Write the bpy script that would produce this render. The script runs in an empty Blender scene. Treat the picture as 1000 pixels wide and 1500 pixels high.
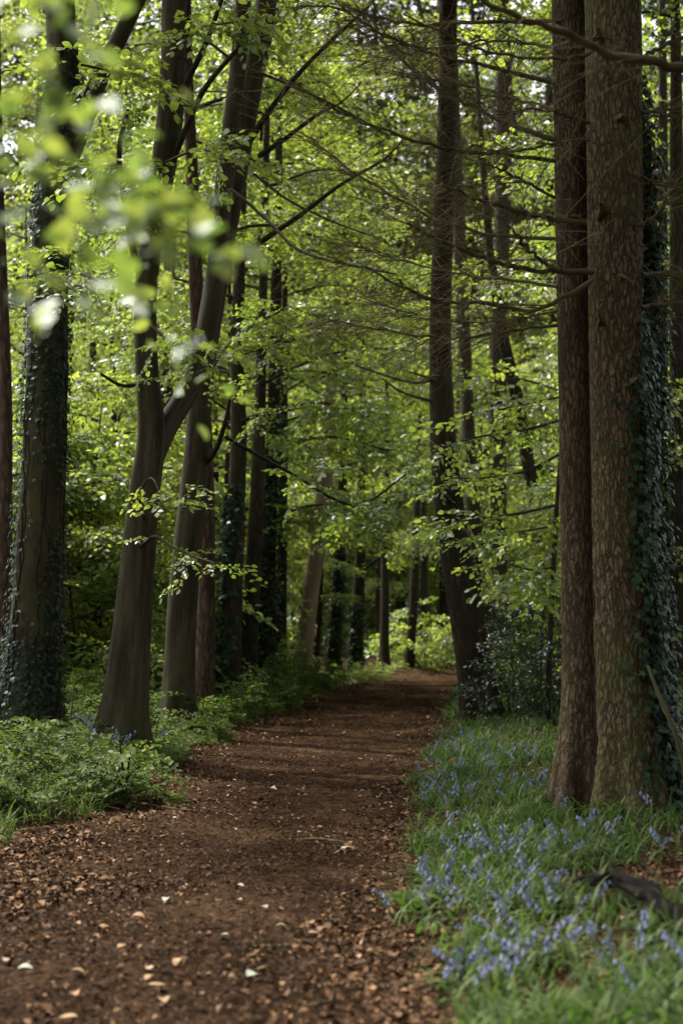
import bpy, math, random
import numpy as np
from mathutils import Vector
random.seed(7)
rng = np.random.default_rng(7)
C = bpy.context.scene.collection
scene = bpy.context.scene
R = math.radians
FPX, PITCH, EYE = 2083.0, math.atan(170/2083.0), 1.2

# ------------------------------------------------------------------ helpers
def fbm(x, y, s=0.0):
    return (np.sin(x*1.3+s)*np.cos(y*1.1-s*2) + .5*np.sin(x*2.9-y*1.7+s*3) + .3*np.sin(x*5.3+y*4.1+s) + .2*np.sin(x*9.7-y*8.3+2*s))*.5

PY = np.array([-30, -5, 3, 4.3, 7.5, 9.3, 13.9, 19.2, 25, 31, 36, 42, 50, 70], float)
PL = np.array([-1.5, -1.5, -1.7, -1.72, -1.75, -1.5, -1.55, -1.25, -.85, .4, 2.2, 5.2, 10, 26], float)
PR = np.array([.3, .3, .18, .20, .27, .36, .80, 1.4, 2.0, 2.75, 4.8, 8, 13, 30], float)
def path_l(y): return np.interp(y, PY, PL) + .10*np.sin(y*2.1) + .06*np.sin(y*5.7+1)
def path_r(y): return np.interp(y, PY, PR) + .07*np.sin(y*2.6+2) + .05*np.sin(y*6.3)
def sstep(a, b, x):
    t = np.clip((x-a)/(b-a), 0, 1); return t*t*(3-2*t)
def gz(x, y):
    x = np.asarray(x, float); y = np.asarray(y, float)
    l, r = path_l(y), path_r(y)
    out = np.maximum(l-x, x-r)
    bank = sstep(-.15, .9, out)*.13 + sstep(.5, 6, out)*.15*np.clip(fbm(x*.6, y*.6, 2)+.6, 0, 2)
    fade = 1-sstep(40, 80, np.abs(y))
    return (bank + .012*fbm(x*3, y*3, 1) + .02*fbm(x*.8, y*.9, 4))*fade

def ray(px, py):
    a, b = (px-500)/FPX, (750-py)/FPX
    c, s = math.cos(PITCH), math.sin(PITCH)
    return np.array([a, c-b*s, s+b*c])
def at(px, py, Y):
    d = ray(px, py); return np.array([0, 0, EYE]) + d*(Y/d[1])
def ground_at(px, py):
    d = ray(px, py); Y = EYE/-d[2]*d[1]
    for _ in range(12):
        p = at(px, py, Y); Y = Y*(EYE-float(gz(p[0], p[1])))/(EYE-p[2])
    return at(px, py, Y)

def mesh(name, V, F, mat, rnd=None, bk=None, smooth=True, mi=None):
    """V (n,3); F list of (m,k) arrays; mat a material or list"""
    me = bpy.data.meshes.new(name)
    V = np.asarray(V, np.float32)
    F = [np.asarray(f, np.int32) for f in (F if isinstance(F, list) else [F]) if len(f)]
    me.vertices.add(len(V)); me.vertices.foreach_set('co', V.ravel())
    loops = np.concatenate([f.ravel() for f in F])
    cnt = np.concatenate([np.full(len(f), f.shape[1], np.int32) for f in F])
    st = np.concatenate([[0], np.cumsum(cnt)[:-1]]).astype(np.int32)
    me.loops.add(len(loops)); me.loops.foreach_set('vertex_index', loops)
    me.polygons.add(len(cnt)); me.polygons.foreach_set('loop_start', st); me.polygons.foreach_set('loop_total', cnt)
    for m in (mat if isinstance(mat, (list, tuple)) else [mat]): me.materials.append(m)
    if mi is not None: me.polygons.foreach_set('material_index', np.asarray(mi, np.int32))
    me.polygons.foreach_set('use_smooth', np.full(len(cnt), smooth))
    if rnd is not None:
        me.attributes.new('rnd', 'FLOAT', 'POINT').data.foreach_set('value', np.asarray(rnd, np.float32))
    if bk is not None:
        me.attributes.new('bk', 'FLOAT_VECTOR', 'POINT').data.foreach_set('vector', np.asarray(bk, np.float32).ravel())
    me.update(calc_edges=True)
    return me
def put(name, me, parent=None, loc=None, kind=None):
    o = bpy.data.objects.new(name, me); C.objects.link(o)
    if parent is not None: o.parent = parent
    if loc is not None: o.location = [float(v) for v in loc]
    if kind: o['kind'] = kind
    return o
def tag(o, label, cat, group=None):
    o['label'] = label; o['category'] = cat
    if group: o['group'] = group
    return o
def thing(name, loc, label, cat, group=None, rz=0.0, sc=1.0):
    o = bpy.data.objects.new(name, None); C.objects.link(o)
    o.location = [float(v) for v in loc]; o.rotation_euler = (0, 0, rz); o.scale = (sc, sc, sc)
    o.empty_display_size = .2
    return tag(o, label, cat, group)
def dup(root, loc, rz=0.0, sc=1.0, label=None, group=None):
    r = root.copy(); C.objects.link(r)
    r.location = [float(v) for v in loc]; r.rotation_euler = (0, 0, rz); r.scale = (sc, sc, sc)
    if label: r['label'] = label
    if group: r['group'] = group
    for ch in list(root.children):
        c = ch.copy(); C.objects.link(c); c.parent = r
        for g in list(ch.children):
            d = g.copy(); C.objects.link(d); d.parent = c
    return r

class MB:
    """collects geometry (quads) for one mesh object"""
    def __init__(s): s.V = []; s.F = []; s.R = []; s.B = []; s.M = []; s.n = 0
    def add(s, V, F, rnd=0.5, bk=None, mi=0):
        V = np.asarray(V, float).reshape(-1, 3); F = np.asarray(F)
        s.V.append(V); s.F.append(F+s.n); s.n += len(V)
        s.R.append(np.broadcast_to(rnd, (len(V),)) if np.ndim(rnd) == 0 else np.asarray(rnd))
        s.B.append(V if bk is None else bk); s.M.append(np.full(len(F), mi))
    def me(s, name, mat, smooth=True):
        fs = {}
        for f, m in zip(s.F, s.M): fs.setdefault(f.shape[1], []).append((f, m))
        F = [np.concatenate([a for a, _ in v]) for v in fs.values()]
        M = np.concatenate([np.concatenate([b for _, b in v]) for v in fs.values()])
        return mesh(name, np.concatenate(s.V), F, mat, np.concatenate(s.R), np.concatenate(s.B), smooth, M)

def spline(P, n):
    P = np.asarray(P, float); k = len(P)
    if k == 2: 
        t = np.linspace(0, 1, n)[:, None]; return P[0]*(1-t)+P[1]*t
    Q = np.vstack([2*P[0]-P[1], P, 2*P[-1]-P[-2]])
    t = np.linspace(0, k-1-1e-9, n); i = t.astype(int); u = (t-i)
    if Q.ndim > 1: u = u[:, None]
    a, b, c, d = Q[i], Q[i+1], Q[i+2], Q[i+3]
    return .5*(2*b+(c-a)*u+(2*a-5*b+4*c-d)*u**2+(3*b-a-3*c+d)*u**3)

def tube(P, rad, segs=10, n=None, flare=None, lump=0.0, seed=0.0, cap=True):
    """swept tube through control points P with radii rad -> V, F, bk"""
    P = np.asarray(P, float); n = n or max(4, 3*len(P))
    c = spline(P, n); r = np.interp(np.linspace(0, 1, n), np.linspace(0, 1, len(rad)), rad)
    T = np.gradient(c, axis=0); T /= np.linalg.norm(T, axis=1)[:, None]+1e-9
    ref = np.array([0, 1., 0]) if abs(T.mean(0)[1]) < .9 else np.array([0, 0, 1.])
    X = np.cross(ref, T); X /= np.linalg.norm(X, axis=1)[:, None]+1e-9
    Y = np.cross(T, X)
    th = np.linspace(0, 2*np.pi, segs, endpoint=False)
    s = np.concatenate([[0], np.cumsum(np.linalg.norm(np.diff(c, axis=0), axis=1))])
    rr = r[:, None]*np.ones((1, segs))
    if lump:
        a = th[None, :]; z = s[:, None]
        rr = rr*(1+lump*(np.sin(2*a+z*.9+seed)+.7*np.sin(3*a-z*.6+seed*2)+.5*np.sin(5*a+z*1.7+seed)*np.cos(z*2.3)+.35*np.sin(a+z*3.1+seed*3)))
    if flare:
        amt, h = flare; a = th[None, :]; z = s[:, None]
        rr = rr*(1+amt*np.exp(-(z/h)**1.1)*(.55+.45*np.sin(4*a+seed)+.35*np.sin(7*a+seed*2.3)))
    cos, sin = np.cos(th)[None, :, None], np.sin(th)[None, :, None]
    V = c[:, None, :]+rr[:, :, None]*(cos*X[:, None, :]+sin*Y[:, None, :])
    rm = float(np.mean(rad))
    bk = np.stack([np.broadcast_to(np.cos(th)*rm, rr.shape), np.broadcast_to(np.sin(th)*rm, rr.shape), np.broadcast_to(s[:, None], rr.shape)], -1).reshape(-1, 3)+seed*3.1
    i = np.arange(n-1)[:, None]*segs; j = np.arange(segs)[None, :]; j2 = (j+1) % segs
    F = np.stack([i+j, i+j2, i+segs+j2, i+segs+j], -1).reshape(-1, 4)
    V = V.reshape(-1, 3)
    if cap:
        V = np.vstack([V, c[-1]+T[-1]*r[-1]*.5]); bk = np.vstack([bk, bk[-1]])
        e = np.arange(0, segs, 1); top = (n-1)*segs
        F = np.vstack([F, np.stack([top+e, top+(e+1) % segs, np.full(segs, len(V)-1), np.full(segs, len(V)-1)], -1)[:0]])
    return V, F, bk

def many_tubes(P, r0, r1, sides=3):
    """P (m,k,3) polylines -> thin tubes, vectorised"""
    P = np.asarray(P, float); m, k, _ = P.shape
    T = np.gradient(P, axis=1); T /= np.linalg.norm(T, axis=2)[..., None]+1e-9
    ref = np.where(np.abs(T[..., 2:3]) < .9, np.array([0, 0, 1.]), np.array([1., 0, 0]))
    X = np.cross(ref, T); X /= np.linalg.norm(X, axis=2)[..., None]+1e-9
    Y = np.cross(T, X)
    r = (np.asarray(r0)[..., None]*(1-np.linspace(0, 1, k))+np.asarray(r1)[..., None]*np.linspace(0, 1, k))*np.ones((m, 1))
    th = np.linspace(0, 2*np.pi, sides, endpoint=False)
    V = P[:, :, None]+r[:, :, None, None]*(np.cos(th)[None, None, :, None]*X[:, :, None]+np.sin(th)[None, None, :, None]*Y[:, :, None])
    b = np.arange(m)[:, None, None]*k*sides; i = np.arange(k-1)[None, :, None]*sides; j = np.arange(sides)[None, None]; j2 = (j+1) % sides
    F = np.stack([b+i+j, b+i+j2, b+i+sides+j2, b+i+sides+j], -1).reshape(-1, 4)
    return V.reshape(-1, 3), F

def frames(d, up):
    """rotation matrices (n,3,3), columns: side, forward d, normal close to up"""
    d = d/(np.linalg.norm(d, axis=1)[:, None]+1e-9)
    s = np.cross(d, up); s /= np.linalg.norm(s, axis=1)[:, None]+1e-9
    return np.stack([s, d, np.cross(s, d)], -1)

BEECH = np.array([[0, 0, 0], [-.25, .20, .05], [-.34, .46, .07], [-.22, .78, .03], [0, 1, -.06], [.22, .78, .03], [.34, .46, .07], [.25, .20, .05], [0, .48, 0]])
BEECH_F = np.array([[0, 8, 2, 1], [8, 4, 3, 2], [0, 7, 6, 8], [8, 6, 5, 4]])
SIX_F = np.array([[0, 3, 2, 1], [0, 5, 4, 3]])
NEEDLE = np.array([[0, 0, 0], [-.05, .30, 0], [-.05, .80, 0], [0, 1, 0], [.05, .80, 0], [.05, .30, 0]])
def star():
    ang = [-2.35, -1.2, 0, 1.2, 2.35]; ln = [.34, .5, .72, .5, .34]
    V = [[0, .3, 0]]; F = []
    tips = [[math.sin(a)*l, .3+math.cos(a)*l, .04-.10*l] for a, l in zip(ang, ln)]
    nt = [-3.14, -1.8, -.6, .6, 1.8, 3.14]; nl = [.22, .25, .27, .27, .25, .22]
    V += tips; V += [[math.sin(a)*l, .3+math.cos(a)*l, .03] for a, l in zip(nt, nl)]
    for i in range(5): F.append([0, 6+i, 1+i, 7+i])
    return np.array(V), np.array(F)[:, ::-1]
IVY, IVY_F = star()
SPIKY = np.array([[0, 0, 0], [-.32, .28, .10], [-.22, .68, .03], [0, 1, -.10], [.22, .68, .03], [.32, .28, .10]])

def leaves(pos, d, up, size, T=BEECH, TF=BEECH_F):
    """leaf meshes at pos (n,3) pointing along d -> V, F"""
    M = frames(d, up); n, k = len(pos), len(T)
    V = np.einsum('nij,kj->nki', M, T)*np.asarray(size).reshape(-1, 1, 1)+pos[:, None]
    F = (np.arange(n)[:, None, None]*k+TF[None]).reshape(-1, TF.shape[1])
    return V.reshape(-1, 3), F

def make_spray(seed, L=.5, nside=4, step=.046, ls=.076):
    """flat beech spray along +Y, normal +Z: returns (leaf pos, dir, up, size), (twigs)"""
    g = np.random.default_rng(seed)
    tw = []; LP = []; LD = []
    def twig(p0, a, ln, st):
        t = np.linspace(0, 1, 4)
        d = np.array([math.sin(a), math.cos(a), 0])
        p = p0+d*ln*t[:, None]; p[:, 2] -= .22*ln*t**2; p[:, 0] += g.normal(0, .02)*t*ln*4
        tw.append(p)
        n = max(3, int(ln/st))
        for i in range(n):
            f = (i+.6)/n; q = np.array([np.interp(f, t, p[:, c]) for c in range(3)])
            s = 1 if i % 2 else -1
            b = a+s*(.95-.35*f)+g.normal(0, .2)
            LP.append(q); LD.append([math.sin(b), math.cos(b), g.normal(-.22, .3)])
        LP.append(p[-1]); LD.append([math.sin(a), math.cos(a), -.3])
        return p
    m = twig(np.zeros(3), 0, L, step)
    for i in range(nside):
        f = .12+.7*i/nside; q = np.array([np.interp(f, np.linspace(0, 1, 4), m[:, c]) for c in range(3)])
        twig(q, (1 if i % 2 else -1)*g.uniform(.6, .95), L*(.62-.35*f)*g.uniform(.8, 1.2), step)
    LP = np.array(LP); LD = np.array(LD); n = len(LP)
    up = np.array([0, 0, 1.])+g.normal(0, .42, (n, 3))
    return LP, LD, up, ls*g.uniform(.65, 1.15, n), np.array(tw)
SPRAYS = [make_spray(s, L=random.uniform(.42, .6)) for s in range(8)]

def place_sprays(mb, pos, d, up, scale, leaf_mi=0, wood_mi=1, T=BEECH, TF=None, keep=1.0, base=None, twr=.0022, sprays=None):
    """copies of sprays at pos, heading d"""
    SP = sprays or SPRAYS; TF = (BEECH_F if len(T) == 9 else SIX_F) if TF is None else TF
    pos = np.asarray(pos); d = np.asarray(d); n = len(pos)
    M = frames(d, np.asarray(up)); pick = rng.integers(0, len(SP), n)
    scale = np.broadcast_to(scale, (n,))
    for k, (LP, LD, LU, LS, TW) in enumerate(SP):
        ix = np.nonzero(pick == k)[0]
        if not len(ix): continue
        m = M[ix]; sc = scale[ix]
        P = np.einsum('nij,lj->nli', m, LP)*sc[:, None, None]+pos[ix][:, None]
        D = np.einsum('nij,lj->nli', m, LD); U = np.einsum('nij,lj->nli', m, LU)
        S = LS[None]*sc[:, None]*rng.uniform(.8, 1.2, (len(ix), len(LS)))
        D = D+rng.normal(0, .12, D.shape); U = U+rng.normal(0, .15, U.shape)
        sel = rng.random(S.shape) < keep
        r = np.clip(rng.normal(.5, .22, S.shape)+(0 if base is None else base[ix][:, None]), 0, 1)
        V, F = leaves(P[sel], D[sel], U[sel], S[sel], T, TF)
        mb.add(V, F, np.repeat(r[sel], len(T)), mi=leaf_mi)
        tw = np.einsum('nij,tkj->ntki', m, TW)*sc[:, None, None, None]+pos[ix][:, None, None]
        V, F = many_tubes(tw.reshape(-1, TW.shape[1], 3), twr, twr*.4)
        mb.add(V, F, .5, mi=wood_mi)

# ------------------------------------------------------------------ materials
def new_mat(name):
    m = bpy.data.materials.new(name); m.use_nodes = True
    nt = m.node_tree; b = nt.nodes['Principled BSDF']; o = nt.nodes['Material Output']
    def N(t, **k):
        n = nt.nodes.new(t)
        for a, v in k.items():
            if a.startswith('_'): n.inputs[a[1:].replace('__', ' ')].default_value = v
            else: setattr(n, a, v)
        return n
    def Lk(a, b_): nt.links.new(a, b_)
    def ramp(fac, stops):
        r = N('ShaderNodeValToRGB'); e = r.color_ramp.elements
        while len(e) < len(stops): e.new(.5)
        for x, (p, c) in zip(e, stops): x.position = p; x.color = (*c, 1)
        Lk(fac, r.inputs[0]); return r.outputs[0]
    return m, nt, b, o, N, Lk, ramp

def leaf_mat(name, stops, trans, tw=.42, rough=.42, spec=.5):
    m, nt, b, o, N, Lk, ramp = new_mat(name)
    a = N('ShaderNodeAttribute', attribute_name='rnd')
    oi = N('ShaderNodeObjectInfo')
    ad = N('ShaderNodeMath', operation='MULTIPLY_ADD'); Lk(oi.outputs['Random'], ad.inputs[0]); ad.inputs[1].default_value = .3; ad.inputs[2].default_value = -.15
    ad2 = N('ShaderNodeMath', operation='ADD'); Lk(a.outputs['Fac'], ad2.inputs[0]); Lk(ad.outputs[0], ad2.inputs[1])
    col = ramp(ad2.outputs[0], stops); Lk(col, b.inputs['Base Color'])
    b.inputs['Roughness'].default_value = rough; b.inputs['Specular IOR Level'].default_value = spec
    t = N('ShaderNodeBsdfTranslucent')
    tc = ramp(ad2.outputs[0], trans); Lk(tc, t.inputs['Color'])
    mx = N('ShaderNodeMixShader'); mx.inputs[0].default_value = tw
    Lk(b.outputs[0], mx.inputs[1]); Lk(t.outputs[0], mx.inputs[2]); Lk(mx.outputs[0], o.inputs['Surface'])
    return m

def bark_mat(name, cols, scale=26, stretch=.3, depth=.012, moss=None, moss_amt=.5, fiss=.22, rough=.85, streak=False, disp=True):
    m, nt, b, o, N, Lk, ramp = new_mat(name)
    a = N('ShaderNodeAttribute', attribute_name='bk')
    mp = N('ShaderNodeMapping'); mp.inputs['Scale'].default_value = (1, 1, stretch); Lk(a.outputs['Vector'], mp.inputs['Vector'])
    nz = N('ShaderNodeTexNoise', _Scale=scale*.45, _Detail=5.0, _Roughness=.6); Lk(mp.outputs[0], nz.inputs['Vector'])
    big = N('ShaderNodeTexNoise', _Scale=2.2, _Detail=4.0); Lk(a.outputs['Vector'], big.inputs['Vector'])
    fine = N('ShaderNodeTexNoise', _Scale=scale*4.0, _Detail=3.0); Lk(mp.outputs[0], fine.inputs['Vector'])
    if not streak:
        hs = []
        for st, s_, wob, fs in ((stretch*.72, scale, .06, fiss*1.35), (stretch*1.7, scale*1.1, .06, fiss)):
            m_ = N('ShaderNodeMapping'); m_.inputs['Scale'].default_value = (1, 1, st); Lk(a.outputs['Vector'], m_.inputs['Vector'])
            n_ = N('ShaderNodeTexNoise', _Scale=scale*.8, _Detail=6.0, _Roughness=.7); Lk(m_.outputs[0], n_.inputs['Vector'])
            va = N('ShaderNodeVectorMath', operation='MULTIPLY_ADD'); Lk(n_.outputs['Color'], va.inputs[0]); va.inputs[1].default_value = (wob,)*3; Lk(m_.outputs[0], va.inputs[2])
            vo = N('ShaderNodeTexVoronoi', feature='DISTANCE_TO_EDGE', _Scale=s_); Lk(va.outputs[0], vo.inputs['Vector'])
            mr = N('ShaderNodeMapRange', interpolation_type='SMOOTHSTEP'); Lk(vo.outputs['Distance'], mr.inputs[0]); mr.inputs[2].default_value = fs
            hs.append(mr.outputs[0])
        c2 = N('ShaderNodeMath', operation='MULTIPLY_ADD'); Lk(hs[1], c2.inputs[0]); c2.inputs[1].default_value = .5; c2.inputs[2].default_value = .5
        mn = N('ShaderNodeMath', operation='MULTIPLY'); Lk(hs[0], mn.inputs[0]); Lk(c2.outputs[0], mn.inputs[1])
        sf = N('ShaderNodeMath', operation='MULTIPLY_ADD'); Lk(mn.outputs[0], sf.inputs[0]); sf.inputs[1].default_value = .75; sf.inputs[2].default_value = .2
        h = sf.outputs[0]
    else:
        h = nz.outputs['Fac']
    f2 = N('ShaderNodeMath', operation='MULTIPLY_ADD'); Lk(fine.outputs['Fac'], f2.inputs[0]); f2.inputs[1].default_value = .5; Lk(h, f2.inputs[2])
    f3 = N('ShaderNodeMath', operation='MULTIPLY_ADD'); Lk(nz.outputs['Fac'], f3.inputs[0]); f3.inputs[1].default_value = .6; Lk(f2.outputs[0], f3.inputs[2])
    sc = N('ShaderNodeMath', operation='MULTIPLY'); Lk(f3.outputs[0], sc.inputs[0]); sc.inputs[1].default_value = .5
    col = ramp(sc.outputs[0], cols)
    if moss:
        mm = N('ShaderNodeMapRange'); Lk(big.outputs['Fac'], mm.inputs[0]); mm.inputs[1].default_value = .42; mm.inputs[2].default_value = .66; mm.inputs[4].default_value = moss_amt
        mx = N('ShaderNodeMix', data_type='RGBA'); Lk(mm.outputs[0], mx.inputs[0]); Lk(col, mx.inputs[6])
        m2 = ramp(sc.outputs[0], [(.2, tuple(c*.45 for c in moss)), (.8, moss)]); Lk(m2, mx.inputs[7]); col = mx.outputs[2]
    Lk(col, b.inputs['Base Color']); b.inputs['Roughness'].default_value = rough; b.inputs['Specular IOR Level'].default_value = .08
    if disp:
        d = N('ShaderNodeDisplacement', _Scale=depth, _Midlevel=.6); Lk(sc.outputs[0], d.inputs['Height']); Lk(d.outputs[0], o.inputs['Displacement'])
        m.displacement_method = 'BOTH'
    else:
        bp = N('ShaderNodeBump', _Strength=.8, _Distance=depth); Lk(sc.outputs[0], bp.inputs['Height']); Lk(bp.outputs[0], b.inputs['Normal'])
    return m

def piece_mat(name, stops, rough=.8, tw=0.0, spec=.06):
    m, nt, b, o, N, Lk, ramp = new_mat(name)
    a = N('ShaderNodeAttribute', attribute_name='rnd')
    col = ramp(a.outputs['Fac'], stops); Lk(col, b.inputs['Base Color'])
    b.inputs['Roughness'].default_value = rough; b.inputs['Specular IOR Level'].default_value = spec
    return m

M_LEAF = leaf_mat('beech_leaf', [(0, (.040, .068, .015)), (.5, (.084, .126, .023)), (1, (.142, .178, .036))],
                  [(0, (.13, .20, .026)), (.5, (.265, .35, .040)), (1, (.42, .475, .065))], tw=.50, rough=.40)
M_LITLEAF = leaf_mat('painted_lit_leaf', [(0, (.055, .085, .018)), (.5, (.105, .15, .028)), (1, (.16, .20, .042))],
                  [(0, (.16, .24, .03)), (.5, (.30, .39, .045)), (1, (.46, .50, .07))], tw=.48, rough=.45)  # low leaves coloured brighter, standing in for the light they lack
M_NEAR = leaf_mat('near_beech_leaf', [(0, (.09, .15, .06)), (.5, (.15, .21, .11)), (1, (.22, .27, .16))],
                  [(0, (.12, .21, .03)), (.5, (.21, .30, .04)), (1, (.32, .38, .05))], tw=.36, rough=.6, spec=.8)  # base colour paled to carry the sky sheen on the near leaves
_b = M_NEAR.node_tree.nodes['Principled BSDF']; _b.inputs['Coat Weight'].default_value = 0; _b.inputs['Coat Roughness'].default_value = .6; _b.inputs['Coat IOR'].default_value = 1.7
M_FAR = leaf_mat('woodland_leaf', [(0, (.048, .072, .016)), (.5, (.095, .122, .026)), (1, (.15, .17, .04))],
                 [(0, (.14, .20, .035)), (.5, (.28, .35, .055)), (1, (.44, .48, .09))], tw=.52, rough=.5)
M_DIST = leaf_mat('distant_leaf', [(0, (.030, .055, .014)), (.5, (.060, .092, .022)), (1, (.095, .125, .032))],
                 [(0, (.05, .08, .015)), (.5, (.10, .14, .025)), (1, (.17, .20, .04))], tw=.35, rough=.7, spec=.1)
M_IVY = leaf_mat('ivy_leaf', [(0, (.008, .018, .009)), (.6, (.015, .034, .015)), (1, (.034, .062, .022))],
                 [(0, (.02, .05, .01)), (1, (.06, .12, .02))], tw=.10, rough=.45, spec=.1)
M_HOLLY = leaf_mat('holly_leaf', [(0, (.010, .020, .009)), (.6, (.018, .036, .014)), (1, (.045, .07, .024))],
                   [(0, (.02, .05, .01)), (1, (.08, .14, .02))], tw=.16, rough=.36, spec=.4)
M_HERB = leaf_mat('herb_leaf', [(0, (.026, .044, .011)), (.5, (.050, .076, .017)), (1, (.10, .124, .027))],
                  [(0, (.05, .10, .015)), (.5, (.09, .15, .02)), (1, (.17, .23, .03))], tw=.33, rough=.55, spec=.08)
M_GRASS = leaf_mat('bluebell_blade', [(0, (.022, .040, .013)), (.5, (.049, .077, .023)), (1, (.10, .124, .036))],
                   [(0, (.04, .10, .015)), (.5, (.07, .16, .02)), (1, (.15, .24, .03))], tw=.3, rough=.5, spec=.12)
M_NEEDLE = leaf_mat('spruce_needle', [(0, (.012, .028, .012)), (1, (.035, .06, .02))], [(0, (.02, .04, .01)), (1, (.05, .08, .02))], tw=.2)
M_BELL = piece_mat('bluebell_petal', [(0, (.095, .11, .20)), (.5, (.155, .17, .275)), (1, (.25, .27, .36))], .6)
M_STALK = piece_mat('flower_stalk', [(0, (.04, .07, .03)), (1, (.06, .09, .05))], .6)
M_LITTER = piece_mat('fallen_leaf', [(0, (.030, .017, .010)), (.3, (.062, .032, .016)), (.55, (.115, .061, .030)), (.8, (.20, .115, .060)), (1, (.30, .20, .12))], .75)
M_CHIP = piece_mat('bark_chip', [(0, (.010, .006, .0038)), (.5, (.031, .0175, .0092)), (.85, (.082, .044, .022)), (1, (.17, .10, .052))], .85)
M_PALE = piece_mat('pale_fallen_leaf', [(0, (.17, .09, .04)), (.5, (.24, .16, .09)), (1, (.25, .26, .21))], .6)
M_SPRUCE = bark_mat('spruce_bark', [(.2, (.006, .004, .002)), (.42, (.048, .033, .019)), (.6, (.092, .066, .039)), (.9, (.15, .112, .068))], scale=36, stretch=.40, depth=.020, moss=(.088, .086, .034), moss_amt=.8, fiss=.13)
M_REDBARK = bark_mat('red_spruce_bark', [(.2, (.006, .004, .002)), (.44, (.043, .030, .017)), (.62, (.086, .061, .035)), (.9, (.14, .103, .062))], scale=44, stretch=.30, depth=.014, moss=(.050, .040, .022), moss_amt=.6, fiss=.14)
M_BEECHB = bark_mat('beech_bark', [(.3, (.005, .004, .002)), (.48, (.019, .015, .008)), (.7, (.060, .050, .029))], scale=26, stretch=.10, depth=.012, moss=(.044, .042, .015), moss_amt=.8, streak=True, rough=.8)
M_SUNB = bark_mat('painted_sun_bark', [(.2, (.12, .08, .055)), (.5, (.22, .155, .11)), (.8, (.30, .23, .17))], scale=20, stretch=.12, depth=.006, streak=True, rough=.8, disp=False)  # tan bark made pale so its colour carries the sun on the trunk
M_DARKB = bark_mat('dark_bark', [(.2, (.008, .006, .004)), (.5, (.022, .016, .010)), (.8, (.050, .038, .025))], scale=24, stretch=.25, depth=.01, moss=(.035, .036, .016), moss_amt=.6, disp=False)
M_LEANB = bark_mat('leaning_bark', [(.2, (.006, .0045, .003)), (.5, (.018, .013, .008)), (.8, (.050, .036, .022))], scale=22, stretch=.22, depth=.010, moss=(.045, .042, .02), moss_amt=.6, fiss=.3)
M_REDFAR = bark_mat('red_pine_bark', [(.3, (.014, .009, .006)), (.5, (.040, .025, .016)), (.8, (.080, .052, .034))], scale=22, stretch=.25, depth=.01, disp=False)
M_TWIG = piece_mat('beech_twig', [(0, (.022, .017, .012)), (1, (.04, .032, .022))], .8)
M_DEAD = bark_mat('dead_branch', [(.2, (.024, .019, .010)), (.5, (.066, .054, .028)), (.8, (.13, .11, .06))], scale=40, stretch=.25, depth=.004, moss=(.075, .07, .028), moss_amt=.7, streak=True, disp=False)
M_LOG = bark_mat('rotten_wood', [(.3, (.003, .002, .0015)), (.5, (.008, .0055, .004)), (.8, (.028, .02, .013))], scale=30, stretch=.2, depth=.02, disp=False)
M_FINE = piece_mat('dead_twig', [(0, (.050, .042, .020)), (1, (.13, .108, .050))], .8)

def soil_mat(name, a, b_, c_, s1):
    m, nt, b, o, N, Lk, ramp = new_mat(name)
    tc = N('ShaderNodeTexCoord')
    n1 = N('ShaderNodeTexNoise', _Scale=s1, _Detail=8.0, _Roughness=.7); Lk(tc.outputs['Object'], n1.inputs['Vector'])
    n2 = N('ShaderNodeTexNoise', _Scale=1.1, _Detail=4.0); Lk(tc.outputs['Object'], n2.inputs['Vector'])
    n3 = N('ShaderNodeTexVoronoi', _Scale=55.0); Lk(tc.outputs['Object'], n3.inputs['Vector'])
    ad = N('ShaderNodeMath', operation='MULTIPLY_ADD'); Lk(n2.outputs['Fac'], ad.inputs[0]); ad.inputs[1].default_value = .8; Lk(n1.outputs['Fac'], ad.inputs[2])
    a2 = N('ShaderNodeMath', operation='MULTIPLY_ADD'); Lk(n3.outputs['Color'], a2.inputs[0]); a2.inputs[1].default_value = .22; Lk(ad.outputs[0], a2.inputs[2])
    sub = N('ShaderNodeMath', operation='SUBTRACT'); Lk(a2.outputs[0], sub.inputs[0]); sub.inputs[1].default_value = .51
    Lk(ramp(sub.outputs[0], [(.25, a), (.5, b_), (.75, c_)]), b.inputs['Base Color'])
    b.inputs['Roughness'].default_value = 1; b.inputs['Specular IOR Level'].default_value = 0
    bp = N('ShaderNodeBump', _Strength=1.0, _Distance=.03); Lk(a2.outputs[0], bp.inputs['Height']); Lk(bp.outputs[0], b.inputs['Normal'])
    return m
M_PATH = soil_mat('path_soil', (.009, .0056, .0035), (.028, .0165, .0092), (.068, .041, .023), 14)
M_SOIL = soil_mat('forest_soil', (.018, .013, .008), (.045, .029, .016), (.075, .056, .028), 8)

# ------------------------------------------------------------------ setting
xs = np.concatenate([-np.geomspace(400, 6.2, 40), np.arange(-6, 6.01, .06), np.geomspace(6.2, 400, 40)])
ys = np.concatenate([[-300, -100, -40, -20, -10, -5, -2, 0, 1.5, 2.5], np.arange(3, 22, .06), np.arange(22, 48, .14), np.geomspace(48, 700, 50)])
GX, GY = np.meshgrid(xs, ys); GZ = gz(GX, GY)
GZ += np.where((GY < 22) & (GY > 3) & (np.abs(GX) < 6), rng.normal(0, .004, GX.shape), 0)
nx, ny = len(xs), len(ys)
gi = np.arange(ny-1)[:, None]*nx+np.arange(nx-1)[None]
GF = np.stack([gi, gi+1, gi+nx+1, gi+nx], -1).reshape(-1, 4)
GV = np.stack([GX, GY, GZ], -1).reshape(-1, 3)
put('forest_floor', mesh('forest_floor', GV, GF, M_SOIL), kind='structure')
cx = GV[GF].mean(1); inside = (cx[:, 0] > path_l(cx[:, 1])-.02) & (cx[:, 0] < path_r(cx[:, 1])) & (cx[:, 1] > -.5) & (cx[:, 1] < 60)
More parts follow.
